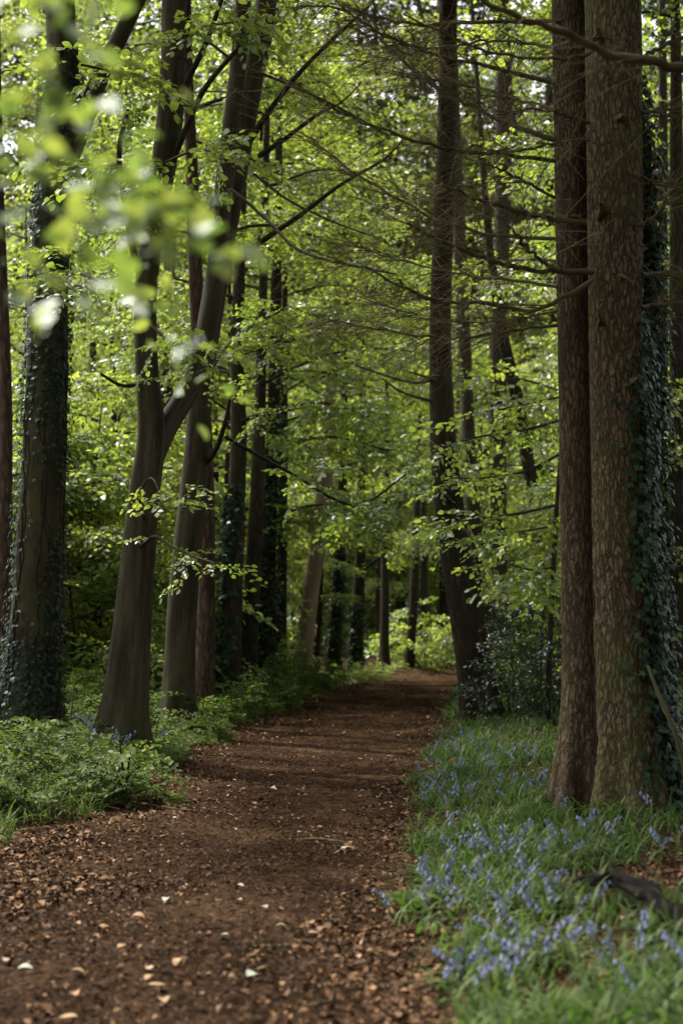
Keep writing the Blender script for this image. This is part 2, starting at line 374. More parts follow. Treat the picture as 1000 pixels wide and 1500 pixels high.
pf = GF[inside]; u, inv = np.unique(pf, return_inverse=True)
put('path', mesh('path', GV[u]+[0, 0, .006], inv.reshape(-1, 4), M_PATH), kind='structure')

def scatter_litter(name, n, ylo, yhi, size, mat, density, power=1.6, tilt=.35, T=BEECH, label=None):
    y = ylo*(yhi/ylo)**(rng.random(n)**power**.0 if False else rng.random(n))
    hw = y*.27+.4
    x = rng.uniform(-1, 1, n)*hw
    keep = rng.random(n) < density(x, y); x, y = x[keep], y[keep]; n = len(x)
    a = rng.uniform(0, 2*np.pi, n)
    d = np.stack([np.cos(a), np.sin(a), rng.normal(0, tilt, n)], -1); up = np.array([0, 0, 1.])+rng.normal(0, tilt, (n, 3))
    s = rng.uniform(*size, n)*np.clip(y/14, 1, 1.5)
    z = gz(x, y)+.012+rng.random(n)*.012
    Tc = T.copy(); Tc[:, 2] *= 2.5
    V, F = leaves(np.stack([x, y, z], -1)-d*s[:, None]*.5, d, up, s, Tc, BEECH_F if len(T) == 9 else SIX_F)
    r = np.clip(rng.beta(1.6, 2.4, n), 0, 1)
    return put(name, mesh(name, V, F, mat, np.repeat(r, len(T))), kind='stuff')
def d_leaf(x, y):
    l, r = path_l(y), path_r(y); e = np.minimum(np.abs(x-l), np.abs(x-r))
    inp = (x > l) & (x < r)
    return np.clip(np.where(inp, .09+.85*np.exp(-(np.abs(x-l)/.55)**2)+.6*np.exp(-(np.abs(x-r)/.3)**2)+.10*np.exp(-((x-.5*(l+r))/.25)**2), .85*np.exp(-(e/.8)**2)+.2+.9*np.exp(-((x-1.5)/.35)**2-((y-6.4)/.5)**2))*(.7+.6*fbm(x*2, y*1.3, 5)), 0, 1)
def d_chip(x, y):
    l, r = path_l(y), path_r(y); return np.where((x > l-.4) & (x < r+.4), 1.0, .25)
o = scatter_litter('leaf_litter', 120000, 3.6, 42, (.009, .036), M_LITTER, d_leaf); o['label'] = 'brown fallen leaves littering the path and its edges'
d_edge = lambda x, y: np.clip((1.0*np.exp(-((x-path_l(y)-.12)/.34)**2)+.5*np.exp(-((x-path_r(y)+.05)/.2)**2))*(.55+.7*fbm(x*2.5, y*1.7, 8)), 0, 1)
o = scatter_litter('leaf_litter', 16000, 4.2, 20, (.028, .062), M_LITTER, d_edge, tilt=.3); o['label'] = 'drift of larger tan leaves along the path edges'
CHIP = np.array([[0, 0, 0], [-.12, .1, .03], [-.14, .85, .0], [0, 1, 0], [.12, .9, .0], [.13, .12, .03]])
o = scatter_litter('chip_litter', 120000, 3.6, 24, (.008, .030), M_CHIP, d_chip, T=CHIP, tilt=.25); o['label'] = 'fine bark chips and needles strewn over the path'

# ------------------------------------------------------------------ crowns (shared leaf meshes)
def make_crown(name, seed, Rr, H, nl, nsec, nsp, mats, spr_scale=1.0, keep=1.0, T=BEECH, drop=.12, top=.45, rise=.5, inner=.25):
    g = np.random.default_rng(seed); mb = MB(); SPp, SPd, SPu = [], [], []
    limbs, secs = [], []
    for i in range(nl):
        h = H*(i+g.random())/nl; az = i*2.4+g.normal(0, .4)
        L = Rr*(1-(1-top)*(h/H)**1.5)*g.uniform(.65, 1.12)
        t = np.linspace(0, 1, 6)[:, None]; hd = np.array([math.cos(az), math.sin(az), 0])
        p = np.array([0, 0, h-.3])+hd*L*t+np.array([0, 0, 1.])*(rise*L*.35*np.sin(t*2.2)-drop*L*t**2)
        p[:, :2] += np.cumsum(g.normal(0, .05*L, (6, 2)), 0)*t
        limbs.append(p)
        for j in range(nsec):
            f = inner+(1-inner)*(j+g.random())/nsec
            q = np.array([np.interp(f, t[:, 0], p[:, c]) for c in range(3)])
            b = az+(1 if j % 2 else -1)*g.uniform(.35, 1.1); sl = g.uniform(.45, 1.1)*(1.15-.5*f)*Rr/3.0
            sd = np.array([math.cos(b), math.sin(b), g.normal(.02, .15)])
            ts = np.linspace(0, 1, 4)[:, None]; s = q+sd*sl*ts-np.array([0, 0, 1])*(.14*sl*ts**2)
            secs.append(s)
            for k in range(nsp):
                ff = (k+.6)/nsp; sp = np.array([np.interp(ff, ts[:, 0], s[:, c]) for c in range(3)])
                c_ = b+(1 if k % 2 else -1)*g.uniform(.2, .9)
                SPp.append(sp); SPd.append([math.cos(c_), math.sin(c_), g.normal(-.18, .26)]); SPu.append(np.array([0, 0, 1.])+g.normal(0, .42, 3))
    V, F = many_tubes(np.array(limbs), np.full(nl, .010*Rr), np.full(nl, .004), 5); mb.add(V, F, .5, mi=1)
    V, F = many_tubes(np.array(secs), np.full(len(secs), .006), np.full(len(secs), .003), 3); mb.add(V, F, .5, mi=1)
    SPp = np.array(SPp); bs = .25*fbm(SPp[:, 0]*1.5, SPp[:, 1]*1.5+SPp[:, 2]*1.8, seed)
    place_sprays(mb, SPp, np.array(SPd), np.array(SPu), spr_scale*rng.uniform(.8, 1.25, len(SPp)), keep=keep, base=bs, T=T)
    return mb.me(name, mats)
CROWN = [make_crown('crown_young', s, 2.9+.2*s, 8.5, 18, 8, 4, [M_LEAF, M_TWIG], spr_scale=1.22, keep=.40) for s in range(4)]
LOWCR = [make_crown('crown_low', 20+s, 2.2, 4.2, 16, 7, 4, [M_LITLEAF, M_TWIG], spr_scale=1.15, keep=.5) for s in range(3)]
FARCR = [make_crown('crown_far', 40+s, 3.8, 12, 22, 7, 4, [M_FAR, M_TWIG], spr_scale=1.5, keep=.5) for s in range(3)]
CANOPY = [make_crown('crown_high', 60+s, 4.6, 6.0, 20, 8, 4, [M_LEAF, M_TWIG], spr_scale=1.8, keep=.42) for s in range(2)]
SPCROWN = make_crown('crown_spruce', 80, 2.6, 8.0, 34, 8, 4, [M_NEEDLE, M_TWIG], spr_scale=1.25, T=NEEDLE*np.array([3, 1, 1]), drop=.5, top=.2, rise=.2)

def trunk(parent, P, rad, mat, segs=24, n=60, flare=None, lump=.03, seed=0.0, name='trunk'):
    V, F, bk = tube(np.asarray(P)-np.array(parent.location), rad, segs, n, flare, lump, seed)
    return put(name, mesh(name, V, F, mat, bk=bk), parent)
TW = .93
def pix_trunk(pts, Y, lean=0.0):
    """pts rows (px, py, width px) bottom to top at depth Y -> points, radii"""
    P, r = [], []
    for i, (px, py, w) in enumerate(pts):
        y = Y+lean*i/(len(pts)-1); P.append(at(px, py, y)); r.append(w*.5*y/FPX*TW)
    return np.array(P), r
def tree(name, pts, mat, label, cat='tree', group=None, segs=24, n=60, flare=(.75, .30), lump=.016, seed=0.0, up=6.0, lean=0.0, crown=None, cz=None, crs=1.0, Y=None):
    b = ground_at(pts[0][0], pts[0][1]) if Y is None else at(pts[0][0], pts[0][1], Y)
    Y = b[1]
    P, r = pix_trunk(pts, Y, lean); P[0][2] = float(gz(P[0][0], P[0][1]))-.12
    if up: 
        dv = P[-1]-P[-2]; dv /= np.linalg.norm(dv); dv[:2] *= .6
        P = np.vstack([P, P[-1]+dv*up]); r = r+[r[-1]*.45]
    t = thing(name, (P[0][0], P[0][1], P[0][2]), label, cat, group)
    trunk(t, P, r, mat, segs, n, flare, lump, seed)
    if crown is not None:
        zz = P[-1][2] if cz is None else cz
        k = int(np.argmin(np.abs(P[:, 2]-zz)))
        xx = np.interp(zz, P[:, 2], P[:, 0]); yy = np.interp(zz, P[:, 2], P[:, 1])
        c = put('crown', crown, t, (xx-P[0][0], yy-P[0][1], zz-P[0][2])); c.rotation_euler = (0, 0, seed*2.7); c.scale = (crs,)*3
    return t, P, r
def limb(t, pts, Y, lean=0.0, mat=None, segs=8, seed=0.0, name='limb', leafy=0, sp=1.0, leaf_from=.3, flat=.3, updir=None):
    """a limb drawn through pixels at depth Y .. Y+lean; leafy sprays hang along it as its leaves"""
    P, r = pix_trunk(pts, Y, lean); loc = np.array(t.location)
    V, F, bk = tube(P-loc, r, segs, max(12, 5*len(P)), None, .05, seed)
    o = put(name, mesh(name, V, F, mat or M_DARKB, bk=bk), t)
    if leafy:
        mb = MB(); c = spline(P, 60)-loc; tt = rng.uniform(leaf_from, 1, leafy)
        q = np.stack([np.interp(tt, np.linspace(0, 1, 60), c[:, k]) for k in range(3)], -1)
        a = rng.uniform(0, 2*np.pi, leafy); main = c[-1]-c[0]; main /= np.linalg.norm(main)
        d = np.stack([np.cos(a), np.sin(a), rng.normal(-.18, .3, leafy)], -1)+main*.7
        q = q+d*rng.uniform(0, .25, (leafy, 1))
        upv = np.array([0, 0, 1.])+rng.normal(0, flat, (leafy, 3))
        place_sprays(mb, q, d, upv, sp*rng.uniform(.75, 1.2, leafy), base=rng.normal(-.02, .12, leafy))
        put('leaves', mb.me('leaves', [M_LEAF, M_TWIG]), o)
    return o

# --- left row
t1, P1, r1 = tree('beech_tree', [(38, 1088, 104), (46, 1000, 84), (56, 850, 76), (63, 700, 70), (68, 560, 66), (70, 430, 62), (78, 300, 56), (92, 180, 54), (92, 60, 50), (88, -40, 46)], M_BEECHB,
    'broad pale trunk cloaked in ivy at its foot, beside the leafy herb bank', segs=72, n=260, seed=1.3, crown=CANOPY[0], cz=10.0, crs=.75)
limb(t1, [(92, 250, 34), (120, 185, 30), (146, 115, 28), (178, 50, 26), (212, -20, 24)], P1[0][1]-.1, .3, M_BEECHB, 12)
t2, P2, r2 = tree('beech_tree', [(178, 1098, 78), (187, 1000, 66), (200, 850, 56), (212, 720, 50), (222, 640, 46), (217, 560, 38), (213, 480, 36), (216, 400, 35), (230, 300, 38), (246, 200, 42), (254, 100, 42), (256, -20, 40)], M_BEECHB,
    'grey beech trunk forking low into two stems, behind the bluebell bank', segs=72, n=260, seed=2.1, crown=CANOPY[1], cz=9.2)
Y2 = P2[0][1]
limb(t2, [(222, 668, 40), (243, 625, 36), (266, 588, 34), (290, 540, 33), (306, 470, 31), (318, 390, 30), (327, 290, 29), (338, 190, 28), (349, 100, 28), (358, -20, 26)], Y2+.05, .7, M_BEECHB, 24)
limb(t2, [(242, 262, 12), (272, 190, 10), (300, 130, 9), (345, 75, 7), (384, 22, 5)], Y2, -.6, M_DARKB)
limb(t2, [(246, 180, 12), (278, 112, 10), (304, 58, 9), (328, -10, 7)], Y2, -.5, M_DARKB)
limb(t2, [(210, 420, 14), (192, 350, 10), (175, 230, 8), (188, 160, 6)], Y2, -.4, M_DARKB, leafy=10, sp=.7)
limb(t2, [(214, 560, 8), (180, 565, 6), (148, 548, 4)], Y2, -.5, M_DARKB, leafy=4, sp=.6)
t3, P3, r3 = tree('beech_tree', [(258, 1078, 60), (262, 990, 50), (268, 880, 48), (278, 770, 45), (289, 650, 38), (297, 550, 37), (311, 450, 38), (328, 350, 38), (346, 250, 38), (362, 160, 37), (378, 70, 36), (394, -30, 34)], M_BEECHB,
    'olive grey beech trunk leaning towards the path in a long curve', segs=72, n=260, seed=3.7, crown=CANOPY[0], cz=10.5, crs=.6)
Y3 = P3[0][1]
limb(t3, [(358, 372, 11), (400, 342, 9), (440, 315, 8), (500, 270, 6), (560, 235, 4), (590, 205, 2)], Y3, -1.2)
limb(t3, [(362, 240, 10), (415, 205, 8), (465, 168, 6), (500, 150, 3), (530, 120, 2)], Y3, -.8)
limb(t3, [(366, 205, 12), (400, 155, 10), (440, 105, 8), (500, 46, 6), (540, 10, 5)], Y3, -1.0)
limb(t3, [(296, 320, 6), (330, 277, 6), (390, 322, 5), (435, 365, 5), (500, 386, 4), (580, 402, 3)], Y3-.3, -1.6)
limb(t3, [(372, 255, 5), (425, 295, 4), (500, 330, 3), (560, 350, 2)], Y3, -1.4)
limb(t3, [(280, 40, 5), (345, 90, 5), (425, 125, 5), (500, 160, 4), (570, 200, 3)], Y3-.5, -1.0)
limb(t3, [(300, 680, 10), (318, 655, 9), (332, 610, 7), (338, 570, 5)], Y3, -.6, leafy=6, sp=.7)
limb(t3, [(322, 330, 14), (305, 300, 12), (290, 310, 10)], Y3, -.3)
limb(t2, [(206, 800, 7), (228, 785, 5), (250, 800, 4), (285, 815, 3), (315, 825, 2)], Y2-.15, -1.6, leafy=7, sp=.7, leaf_from=.3)
limb(t2, [(212, 760, 6), (205, 725, 4), (222, 700, 3), (240, 735, 2)], Y2-.15, -2.0, leafy=6, sp=.75, leaf_from=.3)
limb(t3, [(330, 640, 6), (420, 690, 5), (520, 740, 4), (600, 690, 3)], Y3, 1.5, leafy=26, sp=.95)

BG = 'beech and pine trunks along the path'
spec = [
 ('beech_tree', [(6, 1000, 26), (7, 800, 24), (9, 600, 22), (3, 400, 20), (-4, 200, 18)], M_REDFAR, 'thin reddish trunk behind the ivy-clad beech, cut by the frame edge', None, 3.0, 16.0),
 ('pine_tree', [(232, 1006, 27), (236, 880, 25), (240, 700, 23), (246, 500, 20)], M_DARKB, 'dark straight trunk in the gap between the forked and the leaning beech', 0, 4.2, None),
 ('pine_tree', [(298, 1064, 34), (302, 900, 30), (303, 750, 27), (298, 600, 24), (288, 440, 22), (281, 250, 20), (274, 60, 18)], M_REDFAR, 'reddish brown pine trunk close behind the leaning beech', 1, 8.5, None),
 ('beech_tree', [(336, 1042, 36), (340, 900, 30), (344, 780, 28), (349, 650, 25), (347, 500, 22), (352, 350, 20)], M_DARKB, 'dark straight trunk with ivy up one side, next beyond the leaning beech', 2, 5.2, None),
 ('beech_tree', [(363, 1030, 26), (368, 900, 25), (374, 780, 23), (380, 620, 20)], M_DARKB, 'narrow dark trunk beside the ivy-wrapped trunk, mid row', 3, 4.4, None),
 ('beech_tree', [(390, 1018, 32), (391, 900, 27), (394, 780, 25), (401, 600, 20), (405, 420, 17)], M_DARKB, 'trunk swathed in dark ivy midway along the row', 0, 5.0, None),
 ('beech_tree', [(411, 1010, 20), (412, 900, 18), (414, 760, 16)], M_DARKB, 'slim dark trunk just past the ivy-swathed trunk', 1, 4.6, None),
 ('beech_tree', [(440, 1000, 34), (447, 940, 27), (455, 870, 26), (465, 800, 26), (476, 700, 24)], M_SUNB, 'pale tan trunk leaning over the path verge, coloured lighter as if sunlit', 2, 3.6, None),
 ('sapling', [(463, 1002, 8), (466, 940, 7), (470, 870, 6)], M_DARKB, 'pole-thin dark sapling beside the pale leaning trunk', None, 2.6, None),
 ('beech_tree', [(487, 1000, 24), (490, 940, 20), (496, 860, 19), (500, 760, 17)], M_DARKB, 'ivy-darkened trunk just right of the pale leaning trunk, near the bend', 3, 3.4, None),
 ('beech_tree', [(519, 997, 25), (522, 930, 20), (526, 850, 18), (528, 760, 16)], M_DARKB, 'stout dark trunk at the path bend, left of the last slim ones', 0, 3.3, None),
 ('beech_tree', [(563, 984, 18), (563, 920, 15), (564, 840, 14)], M_DARKB, 'straight dark trunk standing at the outer edge of the bend', None, 3.6, None),
 ('beech_tree', [(598, 980, 19), (602, 930, 15), (606, 860, 14)], M_DARKB, 'dark trunk widening at its foot beside the bright bush', None, 3.8, None),
 ('beech_tree', [(582, 962, 11), (583, 910, 9), (584, 850, 8)], M_REDFAR, 'thin brown trunk deep in the wood behind the bend', None, 4.2, None),
 ('beech_tree', [(621, 962, 13), (621, 910, 12), (621, 850, 11)], M_DARKB, 'short-looking dark trunk behind the bright bush', None, 4.0, None),
 ('beech_tree', [(652, 962, 18), (650, 900, 16), (649, 840, 15)], M_DARKB, 'dark trunk half hidden by the tall trunk leaning over the bend', None, 4.0, None),
 ('sapling', [(640, 955, 5), (637, 920, 4), (630, 890, 4), (628, 860, 3)], M_DARKB, 'curved thin sapling stem beside the path bend', None, 2.5, None),
 ('beech_tree', [(718, 990, 34), (708, 900, 27), (697, 800, 24), (688, 680, 23), (682, 540, 21), (674, 380, 20), (668, 220, 18)], M_DARKB, 'slimmer trunk leaning parallel just behind the tall leaning trunk', None, 8.0, None),
 ('pine_tree', [(728, 985, 34), (728, 850, 31), (728, 700, 29), (728, 560, 28), (732, 420, 28), (737, 280, 27), (737, 120, 25), (735, 0, 24)], M_DARKB, 'upright dark trunk rising from the holly thicket', None, 9.0, None),
 ('beech_tree', [(808, 1010, 28), (800, 900, 25), (788, 780, 23), (772, 670, 22), (754, 570, 20), (736, 490, 18), (722, 400, 14), (712, 310, 11)], M_DARKB, 'dark crooked trunk leaning out of the holly thicket', None, 7.0, None),
 ('pine_tree', [(990, 1000, 30), (990, 800, 30), (992, 600, 29), (992, 480, 28)], M_DARKB, 'dim trunk behind the ivy column at the frame edge', 1, 7.0, 17.0),
 ('pine_tree', [(968, 960, 18), (969, 700, 18), (970, 350, 16), (970, 180, 15)], M_DARKB, 'far narrow pine trunk behind the ivy column', None, 9.0, 24.0),
]
BGT = []
for i, (nm, pts, mt, lab, cr, cz, Y) in enumerate(spec):
    t, P, r = tree(nm, pts, mt, lab, segs=20, n=70, seed=i*1.37+.4, up=5.0 if nm != 'sapling' else 2.0, crown=CROWN[cr] if cr is not None else None, cz=cz, crs=.85, Y=Y, flare=(.35, .3), lump=.05)
    if nm == 'sapling':
        c = put('crown', LOWCR[i % 3], t, (0, 0, 1.9)); c.scale = (.5,)*3
    BGT.append((t, P, r))
tl, Pl, rl = tree('beech_tree', [(708, 1052, 66), (697, 990, 58), (682, 900, 52), (668, 820, 49), (656, 730, 46), (648, 640, 41), (645, 540, 36), (645, 440, 34), (650, 300, 34), (655, 160, 32), (656, 0, 29)], M_LEANB,
    'tall dark trunk leaning across the path bend', segs=72, n=240, seed=5.1, crown=CANOPY[1], cz=11.0)
for j, pts in enumerate([[(640, 555, 6), (600, 560, 4), (520, 535, 3)], [(640, 590, 6), (590, 575, 4), (560, 555, 3)], [(650, 560, 5), (600, 545, 3)]]):
    limb(tl, pts, Pl[0][1], -.5, M_DEAD, seed=j, name='branch')

# --- the spruce pair
s6, P6, r6 = tree('spruce_tree', [(932, 1192, 122), (922, 1080, 98), (914, 960, 90), (907, 820, 82), (903, 650, 80), (901, 500, 82), (900, 350, 86), (899, 200, 88), (898, 80, 90), (897, -40, 90)], M_SPRUCE,
    'thickest spruce trunk, olive plated bark, bare branches sweeping over the path', segs=220, n=900, seed=.7, flare=(.55, .3), lump=.012, crown=SPCROWN, cz=8.9)
Y6 = P6[0][1]
s5, P5, r5 = tree('spruce_tree', [(846, 1196, 86), (849, 1100, 70), (850, 1000, 60), (848, 850, 56), (844, 700, 54), (841, 500, 53), (837, 300, 53), (833, 100, 52), (831, -40, 52)], M_REDBARK,
    'red brown spruce trunk with flared root, tight against the thickest trunk', Y=float(ground_at(846, 1196)[1])+.22, segs=180, n=900, seed=4.4, flare=(1.0, .26), lump=.012, crown=SPCROWN, cz=8.9)
Y5 = P5[0][1]
s7, P7, r7 = tree('spruce_tree', [(962, 1196, 52), (958, 1050, 38), (955, 850, 32), (952, 600, 28), (949, 400, 24), (940, 220, 26), (925, 60, 20)], M_DARKB,
    'dark trunk almost hidden by its ivy column, behind the thickest spruce', segs=36, n=120, seed=6.0, crown=SPCROWN, cz=8.4, Y=Y6+.75)

def dead_branch(t, pts, Y, lean, ntw=40, seed=0.0, tl=.45, mat=None):
    ntw = min(ntw, 72)
    """a bare spruce bough through pixels; fine drooping twigs are its sub-part"""
    pts = [(a, b, c) for a, b, c in pts]
    P, r = pix_trunk(pts, Y, lean); loc = np.array(t.location)
    P = spline(P, 24); P[3:-2] += rng.normal(0, .006, (19, 3)); r = np.interp(np.linspace(0, 1, 24), np.linspace(0, 1, len(r)), r)*rng.uniform(.9, 1.12, 24)
    V, F, bk = tube(P-loc, r, 9, 60, None, .06, seed)
    o = put('branch', mesh('branch', V, F, mat or M_DEAD, bk=bk), t)
    if ntw:
        c = spline(P-loc, 80); main = c[-1]-c[0]; main /= np.linalg.norm(main)
        tt = rng.uniform(.12, 1, ntw); q = np.stack([np.interp(tt, np.linspace(0, 1, 80), c[:, k]) for k in range(3)], -1)
        side = np.cross(main, [0, 0, 1.]); side /= np.linalg.norm(side)
        sg = rng.choice([-1, 1], ntw)[:, None]
        d = main*rng.uniform(.35, 1.0, (ntw, 1))+side*sg*rng.uniform(.2, .9, (ntw, 1))+np.array([0, 0, 1.])*rng.normal(-.05, .28, (ntw, 1))
        d /= np.linalg.norm(d, axis=1)[:, None]; L = tl*rng.uniform(.3, 1.7, (ntw, 1, 1))
        s = np.linspace(0, 1, 6)[None, :, None]
        cv = rng.normal(0, .24, (ntw, 1, 3)); cv[:, :, 2] -= rng.uniform(-.05, .3, (ntw, 1))
        Q = q[:, None]+d[:, None]*L*s+cv*L*s**2
        mb = MB(); V, F = many_tubes(Q, rng.uniform(.0020, .0040, ntw), np.full(ntw, .0010), 3); mb.add(V, F, np.repeat(rng.random(ntw), 18))
        m2 = ntw*2; ii = rng.integers(0, ntw, m2); kk = rng.integers(1, 5, m2)
        q2 = Q[ii, kk]; d2 = d[ii]*rng.uniform(.3, 1, (m2, 1))+rng.normal(0, .5, (m2, 3)); d2 /= np.linalg.norm(d2, axis=1)[:, None]
        L2 = tl*.5*rng.uniform(.3, 1.2, (m2, 1, 1)); c2 = rng.normal(0, .15, (m2, 1, 3)); c2[:, :, 2] -= .12
        Q2 = q2[:, None]+d2[:, None]*L2*s+c2*L2*s**2
        V, F = many_tubes(Q2, rng.uniform(.0013, .0024, m2), np.full(m2, .0008), 3); mb.add(V, F, np.repeat(rng.random(m2), 18))
        put('twigs', mb.me('twigs', M_FINE), o)
    return o
B6 = [
 ([(868, 398, 12), (800, 397, 9.5), (745, 390, 8.5), (700, 375, 8), (650, 352, 6), (595, 327, 5)], -.7, 26),
 ([(866, 412, 10), (820, 440, 8), (770, 455, 7), (700, 445, 6), (640, 442, 5.5), (600, 425, 5), (545, 397, 4), (490, 382, 3)], -.5, 60),
 ([(856, 326, 10), (800, 320, 8.5), (740, 303, 7.5), (695, 290, 7), (645, 271, 5)], -.9, 30),
 ([(862, 180, 8), (830, 170, 6), (780, 160, 5), (735, 168, 3)], -.4, 20),
 ([(862, 205, 7), (830, 207, 6), (790, 217, 5), (740, 221, 4), (690, 212, 3)], -.5, 24),
 ([(815, 396, 8), (782, 374, 6), (757, 345, 5), (735, 320, 3)], -.8, 10),
 ([(880, 60, 9), (850, 82, 6), (775, 85, 5.5), (700, 70, 5), (640, 44, 4), (590, 20, 3)], -.6, 34),
 ([(935, 330, 8), (960, 315, 7), (985, 275, 5), (1010, 250, 4)], -.3, 20),
 ([(940, 402, 8), (970, 402, 6), (1020, 398, 4)], .3, 24),
 ([(940, 165, 7), (975, 160, 5), (1020, 150, 4)], .3, 26),
 ([(940, 85, 8), (975, 65, 6), (1030, 45, 4)], .4, 26),
 ([(940, 260, 6), (975, 270, 5), (1030, 240, 3)], .5, 24),
 ([(940, 450, 6), (980, 440, 4), (1030, 430, 3)], .5, 18),
]
for j, (pts, ln, n) in enumerate(B6): dead_branch(s6, [(a, b, c*.85) for a, b, c in pts], Y6-.12, ln, int(n*1.8), j*1.1)
B5 = [
 ([(812, 122, 9), (735, 103, 7.5), (650, 82, 6), (600, 67, 5), (550, 43, 4), (500, 10, 3)], -.4, 44),
 ([(822, 30, 7), (745, 33, 6.5), (620, 35, 6), (560, 27, 5), (500, 14, 4), (440, 8, 3)], .5, 40),
 ([(814, 206, 9), (740, 180, 7.5), (690, 155, 7), (660, 140, 6.5), (600, 100, 5.5), (545, 40, 4), (520, 5, 3)], .5, 50),
 ([(812, 236, 9), (740, 226, 8), (650, 216, 7), (590, 201, 6), (540, 182, 5), (490, 160, 3.5), (430, 120, 2.5)], -.6, 60),
 ([(814, 350, 8), (725, 345, 7), (650, 325, 6), (600, 300, 5.5), (545, 270, 5), (490, 232, 4), (455, 200, 3)], .6, 60),
 ([(816, 476, 7), (740, 486, 5.5), (650, 496, 4.5), (560, 482, 3.5), (480, 468, 2.5)], -.2, 80),
 ([(816, 420, 7), (740, 410, 5), (660, 400, 4), (580, 380, 3), (520, 360, 2)], .7, 60),
 ([(812, 290, 6), (760, 262, 5), (725, 245, 4), (700, 232, 3)], -.5, 20),
 ([(812, 160, 6), (740, 140, 5), (660, 120, 4), (590, 112, 3)], 1.0, 40),
 ([(812, 70, 6), (730, 60, 5), (640, 70, 4), (560, 90, 3)], 1.0, 40),
 ([(816, 455, 5), (740, 470, 4), (640, 470, 3), (540, 440, 2)], .9, 60),
]
for j, (pts, ln, n) in enumerate(B5): dead_branch(s5, [(a, b, c*.85) for a, b, c in pts], Y5-.08, ln, int(n*1.8), j*.9+20)
for j, (px, py, w, h, dx, dy) in enumerate([(905, 172, 14, 5, 2, -.05), (884, 310, 16, 6, -6, .06), (878, 52, 14, 6, -4, .02), (908, 402, 7, 5, 10, -.14), (925, 560, 8, 4, 4, .03), (880, 470, 8, 5, -5, .04)]):
    q = at(px, py, Y6-.17); d = np.array([dx*.012, -.16, dy]); V, F, bk = tube([q+[0, .06, 0]-np.array(s6.location), q+d*.12-np.array(s6.location), q+d*.42-np.array(s6.location)], [w*.0024, w*.0015, w*.0006], 9, 10, None, .25, j)
    put('branch_stub', mesh('branch_stub', V, F, M_DEAD, bk=bk), s6)

# near spruce just outside the frame whose bough crosses the view
tn = thing('spruce_tree', (2.05, 5.6, 0), 'spruce beyond the frame edge whose one thick mossy bough crosses the upper view', 'tree')
trunk(tn, [(2.05, 5.6, -.1), (2.03, 5.62, 2), (2.0, 5.6, 5), (1.98, 5.6, 9)], [.2, .17, .15, .11], M_SPRUCE, 48, 200, (.5, .3), .02, 8.0)
put('crown', SPCROWN, tn, (0, 0, 7.6))
dead_branch(tn, [(1250, 150, 24), (1100, 128, 20), (1000, 103, 17), (955, 90, 15), (885, 78, 14), (850, 56, 13), (800, 38, 12), (750, 22, 10), (680, -8, 8), (600, -60, 5)], 5.5, -.5, 14, 3.3)

# --- ivy
def ivy(name, label, P, r, n, dens, size=(.032, .058), Y0=0, lift=.03, zmax=6.5, zmin=0.0, stems=10, trails=0):
    base = P[0].copy(); t = thing(name, base, label, 'ivy')
    z = zmin+(zmax-zmin)*rng.random(n*6); th = rng.uniform(-np.pi, np.pi, n*6)
    keep = rng.random(n*6) < dens(z, th); z, th = z[keep][:n], th[keep][:n]; m = len(z)
    cxx = np.interp(z, P[:, 2], P[:, 0]); cy = np.interp(z, P[:, 2], P[:, 1]); rr = np.interp(z, P[:, 2], r)
    rr = rr*(1+.45*np.exp(-(z/.3)))
    nrm = np.stack([np.cos(th), np.sin(th), np.zeros(m)], -1)
    pos = np.stack([cxx, cy, z], -1)+nrm*(rr+lift*rng.random(m)**1.5*2+.008)[:, None]
    tang = np.cross(nrm, [0, 0, 1.])
    d = tang*rng.normal(0, .7, (m, 1))+np.array([0, 0, -1.])*rng.uniform(.2, 1, (m, 1))+nrm*rng.uniform(0, .5, (m, 1))
    up = nrm+np.array([0, 0, 1.])*rng.uniform(.1, .8, (m, 1))+rng.normal(0, .25, (m, 3))
    V, F = leaves(pos-base, d, up, rng.uniform(*size, m), IVY, IVY_F)
    put('leaves', mesh('leaves', V, F, M_IVY, np.repeat(np.clip(rng.normal(.45, .25, m), 0, 1), len(IVY))), t)
    mb = MB()
    for k in range(stems):
        zz = np.linspace(zmin-.1, zmin+(zmax-zmin)*rng.uniform(.6, 1), 40); a = rng.uniform(-np.pi, np.pi) if k % 2 else rng.uniform(-2.6, -.5)
        a = a+np.cumsum(rng.normal(0, .10, 40)); ri = np.interp(zz, P[:, 2], r)*(1+.45*np.exp(-np.maximum(zz, 0)/.3))+.004
        p = np.stack([np.interp(zz, P[:, 2], P[:, 0])+np.cos(a)*ri, np.interp(zz, P[:, 2], P[:, 1])+np.sin(a)*ri, zz], -1)-base
        V, F, bk = tube(p, [.009, .004], 6, 60); mb.add(V, F, .5, bk)
    put('stems', mb.me('stems', M_DARKB), t)
    return t
def d1(z, th):
    side = np.maximum(np.exp(-((np.cos(th)-1)/.5)**2), np.exp(-((np.cos(th)+1)/.45)**2))
    return np.clip(1.9*np.exp(-(z/.8)**2)+.55*side*(.6+.9*fbm(z*2, th, 1))+.5*sstep(2.2, 3.6, z)*(.6+fbm(z*1.5, th*2, 3))+.12*np.clip(fbm(z*3, th*3, 2)*2, 0, 1), 0.01, 1)
ivy('ivy', 'dark ivy thick at the foot of the broad pale trunk and patchy above', P1, r1, 7500, d1, zmax=6.8)
def d7(z, th):
    return np.clip((.75+.6*fbm(z*1.6, th*2, 4))*(1-.7*sstep(4.0, 4.9, z)), .02, 1)
ivy('ivy', 'dense glossy ivy column beside the thickest spruce trunk', P7, r7, 6500, d7, (.036, .062), lift=.045, zmax=4.9)
